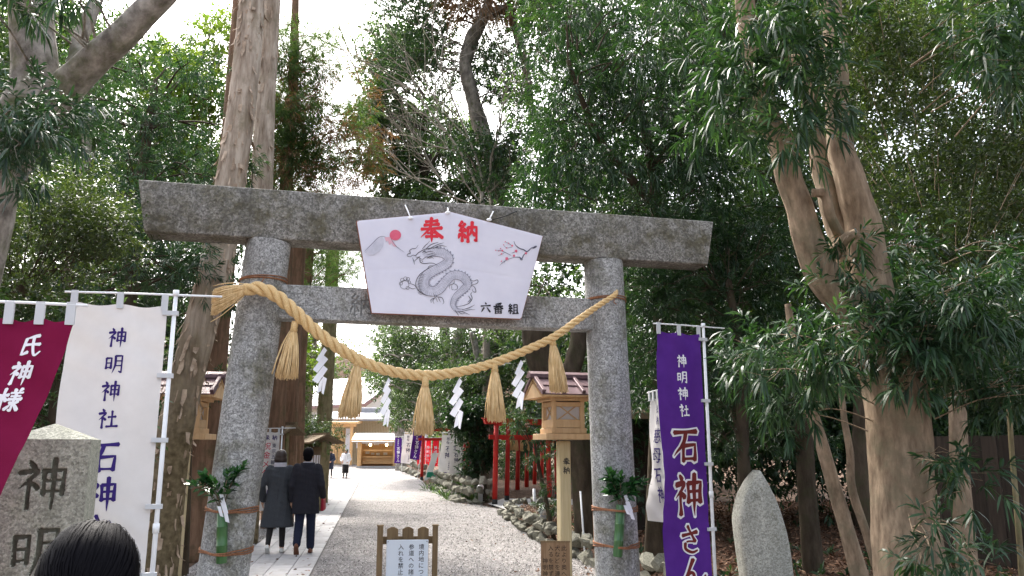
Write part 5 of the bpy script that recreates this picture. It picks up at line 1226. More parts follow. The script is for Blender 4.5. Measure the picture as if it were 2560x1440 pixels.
# visitor right in front of the camera: only the crown of the head is in view
def fg():
    Y = 1.72; top = pw(234, 1316, Y); k = top[2] / 1.705
    def hx(t, k, hd):
        mb = MB(); c = hd + np.array([0, -.012, .018]) * k; n = 3400; RT = rotx(-.75)
        for i in range(n):
            az = rnd(0, 2 * pi); t0 = rnd(.0, 1.2); P = []; r = np.array([.104, .118, .122]) * k * (rnd(1.0, 1.025) if i % 12 else rnd(1.02, 1.07))
            for j in range(7):
                th_ = t0 + j * .32; wob = .03 * sin(j * 1.3 + i) + .05 * sin(i * 7.7)
                if th_ < 2.45: q = c + r * (RT @ np.array([sin(th_) * cos(az + wob), sin(th_) * sin(az + wob), cos(th_)]))
                else: q = P[-1] + np.array([0, 0, -.06])
                P.append(q)
            P = np.array(P); s_ = nrm(np.cross(np.gradient(P, axis=0), P - c)) * .0013; mb.add(np.vstack([P - s_, P + s_]), [(j, j + 1, 8 + j, 7 + j) for j in range(6)])
        put('hair_strands', mb, M_HAIRB, t, True)
    S0 = (((-.09, .02, .49), (-.09, 0, .085), 0.0), ((.09, .02, .49), (.1, .0, .085), 0.0))
    person('dark-haired visitor close to the camera, only the top of the head in view', (top[0], Y, 0), .15, k, .89, S0, (((-.25, -.02, 1.1), (-.24, .08, .86), (0, .2, -1)), ((.25, -.02, 1.1), (.24, .08, .86), (0, .2, -1))),
       ([(.6, .23, .17, 0, 0), (.9, .21, .155, 0, 0), (1.1, .2, .145, 0, 0), (1.28, .205, .14, 0, 0), (1.38, .18, .115, 0, 0), (1.44, .11, .085, 0, 0)], (.078, .07, .06)),
       [('c', (0, -.012, .018), (.1, .114, .118)), ('b', (0, -.035, -.12), (.1, .085, .13)), ('b', (0, -.05, -.26), (.095, .06, .14))], dict(skin=M_SKIN, coat=M_COATN, leg=M_TROU, shoe=M_BLACKP, hair=M_HAIRB), extra=hx, voxel=.013)
fg()

# ================================================================== BUILDINGS DOWN THE YARD
def kiosk():
    Y = 60.0; g = gz(-11.5, Y); g = float(rise(Y)); a, b = pw(893, 1160, Y), pw(992, 1160, Y); w = b[0] - a[0]; c = (a[0] + b[0]) / 2
    t = thing('amulet_stall', 'open-fronted wooden stall with shelves and pale roof at the end of the yard', 'stall', (c, Y, g), .0); h = pw(940, 1102, Y)[2] - g; rt = pw(940, 1084, Y)[2] - g; d = 1.6
    put('back_wall', MB().box((0, d, h / 2), (w, .08, h)), M_KWOOD, t)
    for s in (-1, 1):
        put('corner_post', bevel_mesh(MB().box((s * (w / 2 - .14), 0, h / 2), (.28, .28, h)), .02), M_KWOOD, t); put('side_wall', MB().box((s * w / 2, d / 2 + .1, h / 2), (.06, d - .3, h)), M_KWOOD, t)
    for z, dd in ((.32, .6), (.78, .5), (1.25, .4)): put('shelf', MB().box((0, dd + .1, z), (w - .5, .5, .07)), M_KWOOD, t)
    put('counter_panel', MB().box((0, .7, .55), (w - .5, .05, .42)), M_KWOOD, t); put('floor_plinth', MB().box((0, d / 2, .06), (w + .1, d + .3, .12)), M_CONC, t)
    put('fascia', MB().box((0, -.02, h - .1), (w - .02, .08, .22)), M_LPAP, t); put('mullion', MB().box((0, d - .1, h / 2), (.12, .1, h)), M_KWOOD, t)
    for x, z, s in ((-.9, 1.75, .5), (-.35, 1.75, .4), (.6, 1.75, .6), (-1.0, 1.08, .3), (-.6, 1.0, .25), (-.2, .98, .28), (.35, 1.0, .3), (1.1, 1.05, .35)): put('notice_paper', MB().box((x, d - .06, z), (s, .02, s * .6)), M_PAPER, t)
    for x in (-.55, .65):
        o = put('lamp', MB().ell((x, .1, h - .3), (.09, .09, .09), 12, 8), mat('lamp_glow', (1, .8, .5), .5), t, True)
    nt_ = MATS['lamp_glow'].node_tree.nodes['Principled BSDF']; nt_.inputs['Emission Color'].default_value = (1, .75, .4, 1); nt_.inputs['Emission Strength'].default_value = 6
    hw = w / 2 + .35
    for s in (-1, 1):
        R = rotx(-s * .38); put('roof_slope', MB().box((0, d / 2 - .1 + s * .75, rt - .28), (2 * hw, 1.7, .06), R), M_ROOFW, t)
        put('gable', MB().prism([[s * (w / 2), -.5, h], [s * (w / 2), d + .3, h], [s * (w / 2), d / 2 - .1, rt - .05]], (s * .06, 0, 0)), M_KWOOD, t)
    put('barge_board', MB().box((-hw, d / 2 - .85, rt - .3), (.05, 1.75, .14), rotx(.38)), M_KWOOD, t); put('eave_board', MB().box((0, -.87, h + .02), (2 * hw, .04, .1)), M_KWOOD, t)
kiosk()
def office():
    """low shrine office: slatted wall, grey roof, timber porch"""
    Y = 66.0; g = float(rise(Y)); a, b = pw(820, 1150, Y), pw(1010, 1150, Y); w = b[0] - a[0]; c = (a[0] + b[0]) / 2; zt = pw(940, 1049, Y)[2] - g; t = thing('shrine_office', 'low timber building with fine vertical slat wall behind the stall', 'building', (c, Y, g), 0)
    put('wall', MB().box((0, 3, zt / 2), (w, 6, zt)), M_SLATW, t); mb = MB()
    for x in np.arange(-w / 2 + 2.0, w / 2, .13): mb.box((x, -.05, zt * .5), (.055, .06, zt))
    put('slats', mb, mat('slat_pale', (.5, .42, .28), .7, (.6, .5, .35), 8), t, kind='stuff')
    for x in (-w / 2 + .5, -w / 2 + 1.0, -w / 2 + 1.5): put('door_panel', MB().box((x, -.06, 1.4), (.42, .05, 2.6)), M_KWOOD, t)
    for zz, xx, ww_ in ((1.2, -w / 2 + 2.5, .5), (1.2, -w / 2 + 3.4, .4)): put('window', MB().box((xx, -.09, 1.9), (ww_, .03, 1.2)), M_PAPER, t)
    put('roof', MB().box((-.3, .6, zt + .3), (w + 1.6, 3.6, .16), rotx(.2)), M_ROOFG, t); put('ridge', bevel_mesh(MB().box((.5, 2.2, zt + .85), (w * .5, .3, .5)), .08), M_ROOFG, t)
    x0, x1 = pw(828, 1060, 64)[0] - c, pw(893, 1060, 64)[0] - c; zc = pw(860, 1056, 64)[2] - g
    put('porch_roof', MB().box(((x0 + x1) / 2, -1.6, zc), (x1 - x0 + .3, 2.2, .16), rotx(.06)), M_KWOOD, t)
    for x in (x0 + .3, x1 - .35): put('porch_post', MB().box((x, -2.3, zc / 2), (.2, .2, zc)), M_KWOOD, t)
    put('porch_beam', MB().box(((x0 + x1) / 2, -2.3, zc - .25), (x1 - x0, .18, .22)), M_KWOOD, t)
    put('hanging_notice', MB().box((x1 - .9, -.5, 1.75), (.55, .05, 2.2)), M_PAPER, t)
office()
def hall():
    """large pale hall with gable roof"""
    Y = 84.0; g = float(rise(Y)); c = pw(862, 1050, Y); t = thing('white_hall', 'large pale hall with wide light roof behind the cedar trunks', 'building', (c[0], Y, g), -.62)
    L, D_, he = 15.0, 9.0, pw(860, 1012, Y)[2] - g; hr = pw(890, 950, Y)[2] - g
    put('wall', MB().box((0, 0, he / 2), (L, D_, he)), M_WPLAS, t)
    for s in (-1, 1): put('gable', MB().prism([[s * L / 2, -D_ / 2, he], [s * L / 2, D_ / 2, he], [s * L / 2, 0, hr - .2]], (-s * .2, 0, 0)), M_WPLAS, t)
    sl = atan2(hr - he, D_ / 2)
    for s in (-1, 1):
        ln = (D_ / 2 + .9) / cos(sl); put('roof_slope', MB().box((0, s * (D_ / 2 + .9) / 2, hr - (D_ / 2 + .9) / 2 * np.tan(sl) + .08), (L + 1.6, ln, .16), rotx(-s * sl)), M_ROOFW, t)
        for sx in (-1, 1): put('barge_board', MB().box((sx * (L / 2 + .82), s * (D_ / 2 + .9) / 2, hr - (D_ / 2 + .9) / 2 * np.tan(sl) - .08), (.08, ln, .3), rotx(-s * sl)), M_EAVE, t)
        put('eave_board', MB().box((0, s * (D_ / 2 + .9), he - .55), (L + 1.6, .1, .22)), M_EAVE, t)
    for i in range(5): put('window', MB().box((-6 + i * 3, -D_ / 2 - .03, he * .55), (1.6, .06, 1.5)), M_ROOFG, t)
hall()
# dark board fence on the right
def fence():
    a, b = pw(2270, 1092, 11.5), pw(2750, 1085, 9.5); L = np.linalg.norm((b - a)[:2]); rz = atan2(b[1] - a[1], b[0] - a[0]); g = gz(a[0], a[1]); H = a[2] - g
    t = thing('board_fence', 'dark brown board fence behind the tan tree at the right edge', 'fence', (a[0], a[1], g), rz); n = int(L / .2)
    for i in range(n): put('board', MB().box((i * .2 + .1, rnd(-.006, .006), H / 2), (.192, .02, H + rnd(-.015, .015))), M_DWOOD, t)
    for z in (.4, H - .3): put('rail', MB().box((L / 2, .035, z), (L, .05, .09)), M_DWOOD, t)
    for x in np.arange(0, L, 1.8): put('post', MB().box((x, .08, H / 2), (.1, .1, H)), M_DWOOD, t)
fence()
def hut():
    a = pw(1600, 1030, 14); g = gz(a[0], 14); t = thing('old_hut', 'dark weathered wooden shelter with low roof behind the right pillar', 'shelter', (a[0] + .1, 14.3, g), .15); H = a[2] - g
    for i in range(7): put('wall_board', MB().box((-.6 + i * .2, .3, H / 2), (.19, .03, H - .1)), M_DWOOD, t)
    for s in (-1, 1): put('post', MB().box((s * .62, -.3, H / 2), (.09, .09, H)), M_OWOOD, t)
    put('roof', MB().box((0, 0, H + .05), (1.7, 1.3, .06), rotx(.18) @ roty(-.06)), M_OWOOD, t); put('fascia', MB().box((0, -.63, H - .08), (1.7, .04, .1)), M_OWOOD, t)
hut()

# ================================================================== TREES
def foot(px, py, Y):
    p = at(px, py, Y); return np.array([p[0], p[1], gz(p[0], p[1])])
def line(pts, Y, root=True, dY=0.0):
    """trunk line through bearings at about depth Y, starting in the ground"""
    n = len(pts); P = [at(x, y, Y + dY * i / max(1, n - 1)) for i, (x, y) in enumerate(pts)]
    if root:
        d = P[1] - P[0]; g = gz(P[0][0], P[0][1]) - .1
        if P[0][2] > g + .15: P = [P[0] - d / max(d[2], .05) * (P[0][2] - g)] + P
        else: P[0][2] = g
    return P
def flakes(t, pts, rad, n, size=.13, low=.9):
    """peeling strips of bark standing off the trunk"""
    P = spline(pts, 10); R = np.interp(np.linspace(0, 1, len(P)), np.linspace(0, 1, len(rad)), rad); mb = MB()
    for i in range(n):
        q = RNG.uniform(0, 1) ** low * (len(P) - 2); j = int(q); c = P[j] + (P[j + 1] - P[j]) * (q - j); r = R[j]; a = rnd(0, 2 * pi); o = np.array([cos(a), sin(a), 0]); s = np.array([-sin(a), cos(a), 0])
        L = size * rnd(.5, 1.8); w = size * rnd(.15, .5); up = nrm(P[j + 1] - P[j]); k = rnd(.15, .6) * .13 * (1 if rnd(0, 1) < .6 else -.2)
        b = c + o * r * 1.0
        V = [b - s * w / 2, b + s * w / 2, b + s * w * .5 - up * L * .6 + o * k * .35, b - s * w * .5 - up * L * .6 + o * k * .35, b + s * w * .25 - up * L + o * k, b - s * w * .3 - up * L * .95 + o * k]
        V = np.array(V) + RNG.normal(0, 1, (6, 1)) * s * w * .16 + RNG.normal(0, 1, (6, 1)) * up * L * .1; mb.add(V, [(0, 1, 2, 3), (3, 2, 4, 5)])
    return put('bark_flakes', mb, M_FLAKE, t, kind='stuff')
bc = box_clumps
def mk(n0, lab, pts, Y, rad, clumps, root=True, dY=0.0, **kw):
    P = line(pts, Y, root, dY); b = np.array([P[0][0], P[0][1], gz(P[0][0], P[0][1])])
    return tree(n0, lab, b, (P, rad), clumps, **kw), P

# --- left: big cedars
CP = [(406, 1260), (426, 1130), (461, 973), (500, 820), (533, 700), (552, 600), (577, 450), (602, 280), (622, 100), (634, -60), (650, -260)]
t, P = mk('cedar_tree', 'big cedar with pale peeling bark rising just behind the left pillar', CP, 10.0, [.3, .24, .22, .208, .205, .205, .2, .195, .19, .18, .17, .155], [], dY=.4, leaf='cedar', lmat=L_CEDAR, bmat=M_CEDAR, seg=34, branch=False, amp=.05)
flakes(t, P, [.3, .24, .22, .208, .205, .205, .2, .195, .19, .18, .17, .155], 420, .1); flakes(t, P, [.3, .24, .22, .208, .205, .205, .2, .195, .19, .18, .17, .155], 260, .13, 1.8)
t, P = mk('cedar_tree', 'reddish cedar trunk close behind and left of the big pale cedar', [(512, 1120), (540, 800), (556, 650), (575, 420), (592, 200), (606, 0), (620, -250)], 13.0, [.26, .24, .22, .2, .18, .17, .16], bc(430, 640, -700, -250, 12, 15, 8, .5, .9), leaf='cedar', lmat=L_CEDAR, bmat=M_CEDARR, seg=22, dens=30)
t, P = mk('cedar_tree', 'slim pale cedar trunk close behind and right of the big pale cedar', [(622, 1080), (640, 700), (655, 450), (664, 250), (676, 60), (690, -160)], 15.0, [.25, .24, .22, .2, .18, .17], bc(620, 800, -700, -250, 13, 17, 8, .5, .9), leaf='cedar', lmat=L_CEDAR, bmat=M_CEDAR, seg=20, dens=30)
flakes(t, P, [.25, .24, .22, .2, .18, .17], 140)
# --- left: near podocarpus with the great slanting limb
Pt = line([(-90, 700), (-30, 480), (35, 340), (85, 200), (80, 60), (70, -120)], 6.2)
lb = ([at(40, 330, 6.2), at(120, 255, 6.15), at(215, 172, 6.1), at(310, 80, 6.0), at(420, -30, 5.9), at(520, -120, 5.8)], [.19, .15, .125, .115, .1, .09])
lb2 = ([at(185, 200, 6.2), at(205, 110, 6.3), at(235, 20, 6.4), at(265, -80, 6.5)], [.07, .06, .055, .05])
lb3 = ([at(20, 380, 6.2), at(-60, 300, 6.0), at(-160, 150, 5.8)], [.16, .12, .1])
cl = bc(-40, 210, 225, 400, 5.0, 5.8, 12, .22, .3) + bc(-40, 70, -20, 70, 5, 5.6, 5, .16, .24) + bc(100, 200, -50, 6, 5, 5.5, 4, .13, .2) + bc(-60, 120, 330, 470, 5.2, 6, 7, .2, .3) + bc(-400, 0, -500, -100, 5, 8, 14, .4, .6)
tree('podocarpus_tree', 'near grey-barked tree at the top left with a thick slanting limb', np.array([Pt[0][0], Pt[0][1], 0]), (Pt, [.26, .24, .22, .2, .18, .17, .16]), cl, 'makibig', L_BLUE, M_GREYB, dens=15, limbs=[lb, lb2, lb3], seg=26, tint=(.45, .25), long=True, brad=.012)
# --- left: layered evergreen masses
mk('evergreen_tree', 'dark blue-green evergreen tree left of the big cedar, above the lintel end', [(300, 1100), (330, 700), (360, 400), (390, 200)], 12.5, [.14, .12, .09, .05],
   bc(190, 500, 130, 330, 11, 14, 16, .35, .6) + bc(260, 560, 280, 470, 11, 14, 20, .35, .6) + bc(330, 560, 200, 420, 13, 15, 8, .3, .5), leaf='maki', lmat=L_BLUE, bmat=M_DARKB, dens=15)
mk('evergreen_tree', 'bushy dark evergreen rising behind the white banner', [(180, 1150), (170, 800), (190, 500)], 10.0, [.11, .09, .05],
   bc(130, 520, 430, 720, 9.5, 11.5, 34, .3, .55) + bc(0, 300, 360, 520, 10, 12, 12, .35, .55), leaf='maki', lmat=L_BLUE, bmat=M_DARKB, dens=14)
mk('evergreen_tree', 'fine-leaved olive green tree at the left edge above the maroon banner', [(-60, 1150), (0, 900), (60, 700)], 7.6, [.1, .08, .05],
   bc(-80, 250, 450, 720, 7.2, 8.4, 26, .25, .42) + bc(100, 330, 490, 640, 7.2, 8, 12, .22, .36) + bc(-100, 120, 620, 800, 7, 8, 10, .22, .36), leaf='small', lmat=L_OLIVE, bmat=M_DARKB, dens=50, tint=(.55, .25), brad=.008)
mk('shrub', 'dense leafy shrub between the maroon and white banners', [(120, 1300), (130, 1050), (150, 900)], 7.2, [.05, .04, .03],
   bc(-80, 200, 760, 1120, 6.6, 7.6, 32, .2, .34) + bc(150, 340, 700, 1150, 7.8, 8.8, 18, .25, .4), leaf='broad', lmat=L_BROAD, bmat=M_DARKB, dens=26, cat='shrub', tint=(.3, .22), brad=.008)
mk('evergreen_tree', 'dark glossy young tree just left of the cedar at lintel height', [(470, 1150), (480, 850), (500, 650)], 11.2, [.06, .05, .03],
   bc(400, 600, 620, 760, 10.8, 12, 14, .22, .4) + bc(360, 540, 740, 1050, 11.5, 13, 14, .3, .45), leaf='maki', lmat=L_MAKID, bmat=M_DARKB, dens=20, brad=.01)
mk('sapling', 'small dark podocarpus shoot right of the pale cedar above the lintel', [(566, 1150), (600, 850), (625, 650), (638, 520)], 12.2, [.04, .035, .03, .02], bc(610, 660, 385, 520, 11.2, 11.8, 6, .14, .22), leaf='maki', lmat=L_MAKID, bmat=M_DARKB, dens=26, brad=.008)
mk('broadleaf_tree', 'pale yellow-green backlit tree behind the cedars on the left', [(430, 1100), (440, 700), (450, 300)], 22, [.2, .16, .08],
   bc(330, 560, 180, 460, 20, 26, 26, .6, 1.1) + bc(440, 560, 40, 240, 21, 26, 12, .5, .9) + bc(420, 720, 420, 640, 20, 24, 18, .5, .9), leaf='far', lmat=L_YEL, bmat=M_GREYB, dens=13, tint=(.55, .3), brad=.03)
mk('broadleaf_tree', 'tall loose tree at the upper left seen through gaps behind the slanting limb', [(180, 1100), (200, 600), (230, 200)], 17, [.2, .16, .08],
   bc(-50, 230, -60, 260, 16, 20, 22, .6, 1.0) + bc(120, 330, 100, 330, 17, 20, 10, .5, .8) + bc(-100, 200, 250, 600, 17, 20, 18, .7, 1.1), leaf='far', lmat=L_BROAD, bmat=M_GREYB, dens=12, tint=(.5, .3), brad=.03)
mk('evergreen_tree', 'dark wall of foliage low behind the left banners', [(250, 1160), (260, 950), (280, 800)], 14.5, [.12, .1, .06],
   bc(-150, 560, 560, 1130, 14, 17, 60, .6, .95), leaf='mid', lmat=L_MAKID, bmat=M_DARKB, dens=13, tint=(.35, .25))
# --- centre: cedar foliage, trunks seen through the gate
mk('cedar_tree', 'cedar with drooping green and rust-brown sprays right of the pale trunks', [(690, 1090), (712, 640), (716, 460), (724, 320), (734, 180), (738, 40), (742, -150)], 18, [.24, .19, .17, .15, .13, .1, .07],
   bc(650, 850, 60, 300, 16.8, 19.5, 34, .3, .55, .5) + bc(650, 920, 250, 470, 16.5, 19.5, 46, .32, .58, .5), leaf='cedar', lmat=L_CEDAR, bmat=M_CEDARR, dens=50, up=-.15, tint=(.5, .3),
   extra=None)
cb = Fol()
for c, r in bc(680, 930, 160, 480, 16.4, 18.6, 36, .3, .55, .5): cb.clump(c, r, 26, up=-.2, tint=(.5, .3), **LEAF['cedar'])
o = [x for x in bpy.data.objects if x.parent is None and 'rust-brown' in x.get('label', '')][0]; put('brown_sprays', cb.mesh('brown_sprays'), L_CEDARB, o, label='rust-brown dying sprays of the cedar')
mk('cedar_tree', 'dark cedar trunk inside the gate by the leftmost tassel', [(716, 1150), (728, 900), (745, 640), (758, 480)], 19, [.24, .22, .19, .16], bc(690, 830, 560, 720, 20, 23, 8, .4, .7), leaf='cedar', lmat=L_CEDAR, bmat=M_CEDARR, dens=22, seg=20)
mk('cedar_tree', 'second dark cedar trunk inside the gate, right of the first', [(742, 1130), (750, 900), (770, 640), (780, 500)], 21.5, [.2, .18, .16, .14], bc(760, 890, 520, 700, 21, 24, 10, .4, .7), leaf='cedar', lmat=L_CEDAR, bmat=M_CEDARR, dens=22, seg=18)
mk('palm_like_tree', 'slender pinkish trunk with drooping fronds left of the white hall', [(762, 1080), (770, 960), (780, 850), (786, 760)], 30, [.24, .22, .2, .18], bc(735, 810, 820, 1010, 29, 31, 10, .3, .5), leaf='willow', lmat=L_BROAD, bmat=M_CEDAR, dens=14, seg=16)
mk('mossy_tree', 'mossy straight trunk beside the white paper streamer inside the gate', [(806, 1130), (815, 980), (824, 820), (832, 640), (838, 560)], 26, [.26, .24, .23, .22, .2], bc(780, 900, 560, 700, 26, 29, 12, .45, .8), leaf='cedar', lmat=L_CEDAR, bmat=M_MOSSB, dens=18, seg=18)
mk('shrub', 'bright green rounded shrub beside the roofed notice board', [(735, 1170), (745, 1120), (752, 1080)], 24, [.06, .05, .04], bc(700, 800, 1045, 1115, 23, 25, 16, .3, .5) + bc(790, 850, 1060, 1110, 24, 25, 5, .2, .35), leaf='broad', lmat=L_BROAD, bmat=M_DARKB, dens=26, cat='shrub', tint=(.6, .3))
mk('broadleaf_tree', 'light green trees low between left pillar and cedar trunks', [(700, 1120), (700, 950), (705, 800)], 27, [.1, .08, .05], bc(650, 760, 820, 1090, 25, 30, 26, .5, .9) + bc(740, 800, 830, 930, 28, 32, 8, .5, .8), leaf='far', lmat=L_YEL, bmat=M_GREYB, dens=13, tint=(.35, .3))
# --- centre top: pollarded grey tree, bare twigs, broadleaf masses
t, P = mk('grey_trunk_tree', 'tall knobbly grey trunk in the middle above the gate', [(1205, 1180), (1228, 900), (1250, 640), (1238, 430), (1205, 330), (1180, 240), (1163, 170), (1178, 100), (1215, 30), (1225, -60)], 31, [.5, .48, .46, .43, .4, .34, .31, .28, .3, .22, .18],
   bc(1000, 1320, -120, 60, 30, 35, 16, 1.0, 1.6) + bc(920, 1120, -40, 160, 30, 35, 14, .9, 1.5) + bc(1080, 1330, 120, 420, 29, 36, 26, .7, 1.1) + bc(1150, 1300, 330, 520, 27, 30, 12, .6, .9), leaf='far', lmat=L_MAKID, bmat=M_GREYF, dens=11, seg=22, amp=.24, tint=(.45, .3), brad=.05,
   limbs=[([at(1215, 40, 31), at(1270, 30, 31), at(1310, 150, 31.6), at(1330, 280, 32)], [.2, .18, .16, .12])])
f = Fol(); f.clump(at(1200, 0, 30.4), (1.7, 1.2, .55), 110, k=8, L=.6, W=.02, up=-.6, spread=(.2, .8), stem=.4, droop=.8, tint=(.95, .2)); put('dead_frond_tuft', f.mesh('dead_frond_tuft'), L_CEDARB, t, label='hanging tuft of dead brown fronds near the top')
mk('broadleaf_tree', 'broadleaf tree with dark open branches behind the votive board', [(1135, 1130), (1118, 900), (1090, 620), (1055, 420), (1000, 260), (960, 200)], 49, [.34, .32, .3, .28, .2, .14],
   bc(900, 1010, 230, 330, 40, 43, 9, .9, 1.4) + bc(900, 960, 290, 420, 40, 43, 8, .8, 1.3) + bc(960, 1080, 380, 520, 40, 44, 14, .9, 1.5) + bc(1010, 1180, 260, 400, 41, 46, 12, .9, 1.4) + bc(960, 1280, 400, 545, 38, 46, 30, .9, 1.5) + bc(930, 1060, 90, 200, 40, 44, 12, 1.0, 1.6), leaf='deep', lmat=L_BROAD, bmat=M_DARKB, dens=5, tint=(.4, .28), brad=.06,
   limbs=[([at(1055, 440, 41), at(1100, 360, 41), at(1140, 300, 41.2)], [.26, .2, .1]), ([at(1050, 520, 41), at(1120, 470, 40.8), at(1190, 440, 40.6)], [.26, .18, .1])])
# bare winter tree
def bare_tree():
    Y = 24.0; base = np.array([.1, 27.2, .1]); base = np.array([at(1215, 1100, 28.3)[0], 28.3, .1]); Y = 28.3; t = thing('bare_tree', 'leafless winter tree with fine pale twigs fanning out above the lintel', 'tree', base, world=True)
    tr = [base, at(1216, 900, Y), at(1212, 700, Y), at(1205, 480, Y)]; put('trunk', MB().tube(spline(tr, 6), [.15, .12, .1, .08], 10, disp=barkdisp(.08)), M_BARE, t, True)
    mb = MB()
    def grow(p, d, L, r, lvl):
        n = 5; P = [p]; dd = nrm(d)
        for i in range(n): dd = nrm(dd + RNG.normal(0, .1, 3) + np.array([0, 0, .01])); P.append(P[-1] + dd * L / n)
        mb.tube(np.array(P), np.linspace(r, r * .5, n + 1), 5 if lvl < 2 else 4, False)
        if lvl < 3:
            for k in range(5 if lvl < 2 else 3):
                q = P[-1] if rnd(0, 1) > .5 else P[int(RNG.integers(2, n + 1))]; grow(q, dd + nrm(RNG.normal(size=3)) * .75 * np.array([1, .5, .8]), L * rnd(.45, .75), r * .55, lvl + 1)
    for (x0, y0), (x1, y1), r in [((1210, 500), (990, 130), .055), ((1205, 520), (960, 440), .04), ((1225, 640), (1000, 470), .034), ((1215, 480), (1280, 210), .05), ((1210, 470), (1100, 90), .048), ((1225, 480), (1370, 300), .04), ((1210, 520), (1060, 330), .036), ((1220, 480), (1220, 250), .04)]:
        a, b = at(x0, y0, Y), at(x1, y1, Y + rnd(-1.2, .6)); grow(a, b - a, np.linalg.norm(b - a) * .8, r, 0)
    put('branches', mb, M_BARE, t, True)
bare_tree()
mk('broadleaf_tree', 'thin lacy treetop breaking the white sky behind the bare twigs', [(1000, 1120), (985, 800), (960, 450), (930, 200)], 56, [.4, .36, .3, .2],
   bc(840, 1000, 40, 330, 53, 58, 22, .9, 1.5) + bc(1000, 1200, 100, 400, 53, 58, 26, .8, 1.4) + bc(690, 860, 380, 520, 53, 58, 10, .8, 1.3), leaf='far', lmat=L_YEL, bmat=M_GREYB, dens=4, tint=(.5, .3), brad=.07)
# --- seen through the gate on the right
mk('broadleaf_tree', 'bright clumped broadleaf tree over the far banners, inside the gate', [(1150, 1150), (1140, 1000), (1140, 860), (1170, 800)], 36, [.28, .25, .22, .18],
   bc(930, 1130, 820, 960, 38, 44, 34, .7, 1.2) + bc(1080, 1300, 820, 960, 34, 40, 26, .6, 1.0) + bc(960, 1120, 940, 1065, 42, 48, 26, .7, 1.1), leaf='far', lmat=L_BROAD, bmat=M_GREYB, dens=13, tint=(.5, .3), brad=.05)
mk('broadleaf_tree', 'pale-stemmed leaning tree inside the gate right of the middle tassel', [(1210, 1200), (1205, 1000), (1195, 900), (1180, 830)], 30, [.16, .15, .14, .12],
   bc(1100, 1260, 930, 1060, 29, 33, 24, .5, .8) + bc(1200, 1330, 820, 1000, 28, 32, 20, .5, .8), leaf='far', lmat=L_BROAD, bmat=M_GREYB, dens=14, tint=(.4, .3))
mk('camellia_shrub', 'dark glossy camellia left of the nearest red gate', [(1212, 1230), (1205, 1150), (1195, 1080)], 26.8, [.1, .08, .05],
   bc(1135, 1215, 1005, 1080, 26.6, 28, 20, .35, .5) + bc(1168, 1215, 1080, 1190, 26.8, 28, 16, .28, .4), leaf='far', lmat=L_MAKID, bmat=M_DARKB, dens=30, tint=(.35, .25), cat='shrub', brad=.02)
mk('big_dark_tree', 'thick dark trunk behind the wooden lantern and right tassels', [(1465, 1280), (1450, 1150), (1395, 1000), (1350, 880), (1335, 760)], 14, [.24, .22, .24, .27, .26],
   bc(1230, 1480, 690, 830, 15, 18, 16, .4, .7), leaf='broad', lmat=L_BROAD, bmat=M_DARKB, dens=22, seg=20, amp=.12, limbs=[([at(1400, 1010, 14), at(1440, 880, 14.2), at(1450, 780, 14.4)], [.2, .16, .12])])
mk('podocarpus_shrub', 'small podocarpus with tufted leaves overhanging the red gates', [(1372, 1285), (1350, 1180), (1335, 1100)], 15.2, [.045, .04, .02],
   bc(1268, 1345, 1035, 1085, 14.4, 16, 9, .13, .2) + bc(1330, 1400, 1050, 1130, 14.4, 16, 8, .14, .2) + bc(1310, 1350, 1140, 1180, 14.6, 15.4, 3, .1, .15) + bc(1345, 1390, 1195, 1270, 14.2, 15.2, 6, .1, .15), leaf='maki', lmat=L_MAKID, bmat=M_DARKB, dens=22, cat='shrub', brad=.008)
mk('shrub', 'dark undergrowth behind the red gate row', [(1330, 1215), (1330, 1150), (1330, 1100)], 40, [.1, .08, .05], bc(1200, 1500, 1000, 1190, 38, 44, 40, .8, 1.2), leaf='far', lmat=L_BROAD, bmat=M_DARKB, dens=12, cat='shrub', tint=(.3, .25))
# --- right: great podocarpus with tan stems
rt = line([(2275, 1440), (2262, 1300), (2252, 1150), (2240, 1000), (2215, 900), (2175, 800)], 6.0)
LBS = [([at(2190, 850, 6.0), at(2100, 740, 6.0), at(2030, 650, 5.95), at(1992, 520, 5.9), at(1950, 380, 5.85), at(1912, 260, 5.8), at(1880, 80, 5.7), at(1850, -120, 5.6)], [.17, .14, .118, .1, .092, .085, .078, .07]),
       ([at(2180, 830, 6.05), at(2130, 680, 6.1), at(2085, 540, 6.15), at(2055, 420, 6.2), at(2030, 310, 6.25), at(2010, 200, 6.3)], [.15, .115, .09, .08, .07, .05]),
       ([at(2185, 830, 6.0), at(2170, 680, 6.0), at(2155, 560, 6.0), at(2115, 420, 6.0), at(2092, 280, 6.0), at(2088, 120, 6.0), at(2076, -20, 6.0), at(2060, -200, 6.0)], [.18, .155, .13, .108, .095, .088, .082, .075]),
       ([at(2090, 130, 6.3), at(1980, 150, 6.6), at(1900, 130, 6.9)], [.06, .05, .04]),
       ([at(2110, 600, 5.95), at(2070, 540, 5.8), at(2055, 490, 5.78), at(2030, 482, 5.75)], [.04, .036, .04, .03]), ([at(2085, 640, 5.9), at(2110, 600, 5.78), at(2140, 582, 5.7)], [.05, .042, .035])]
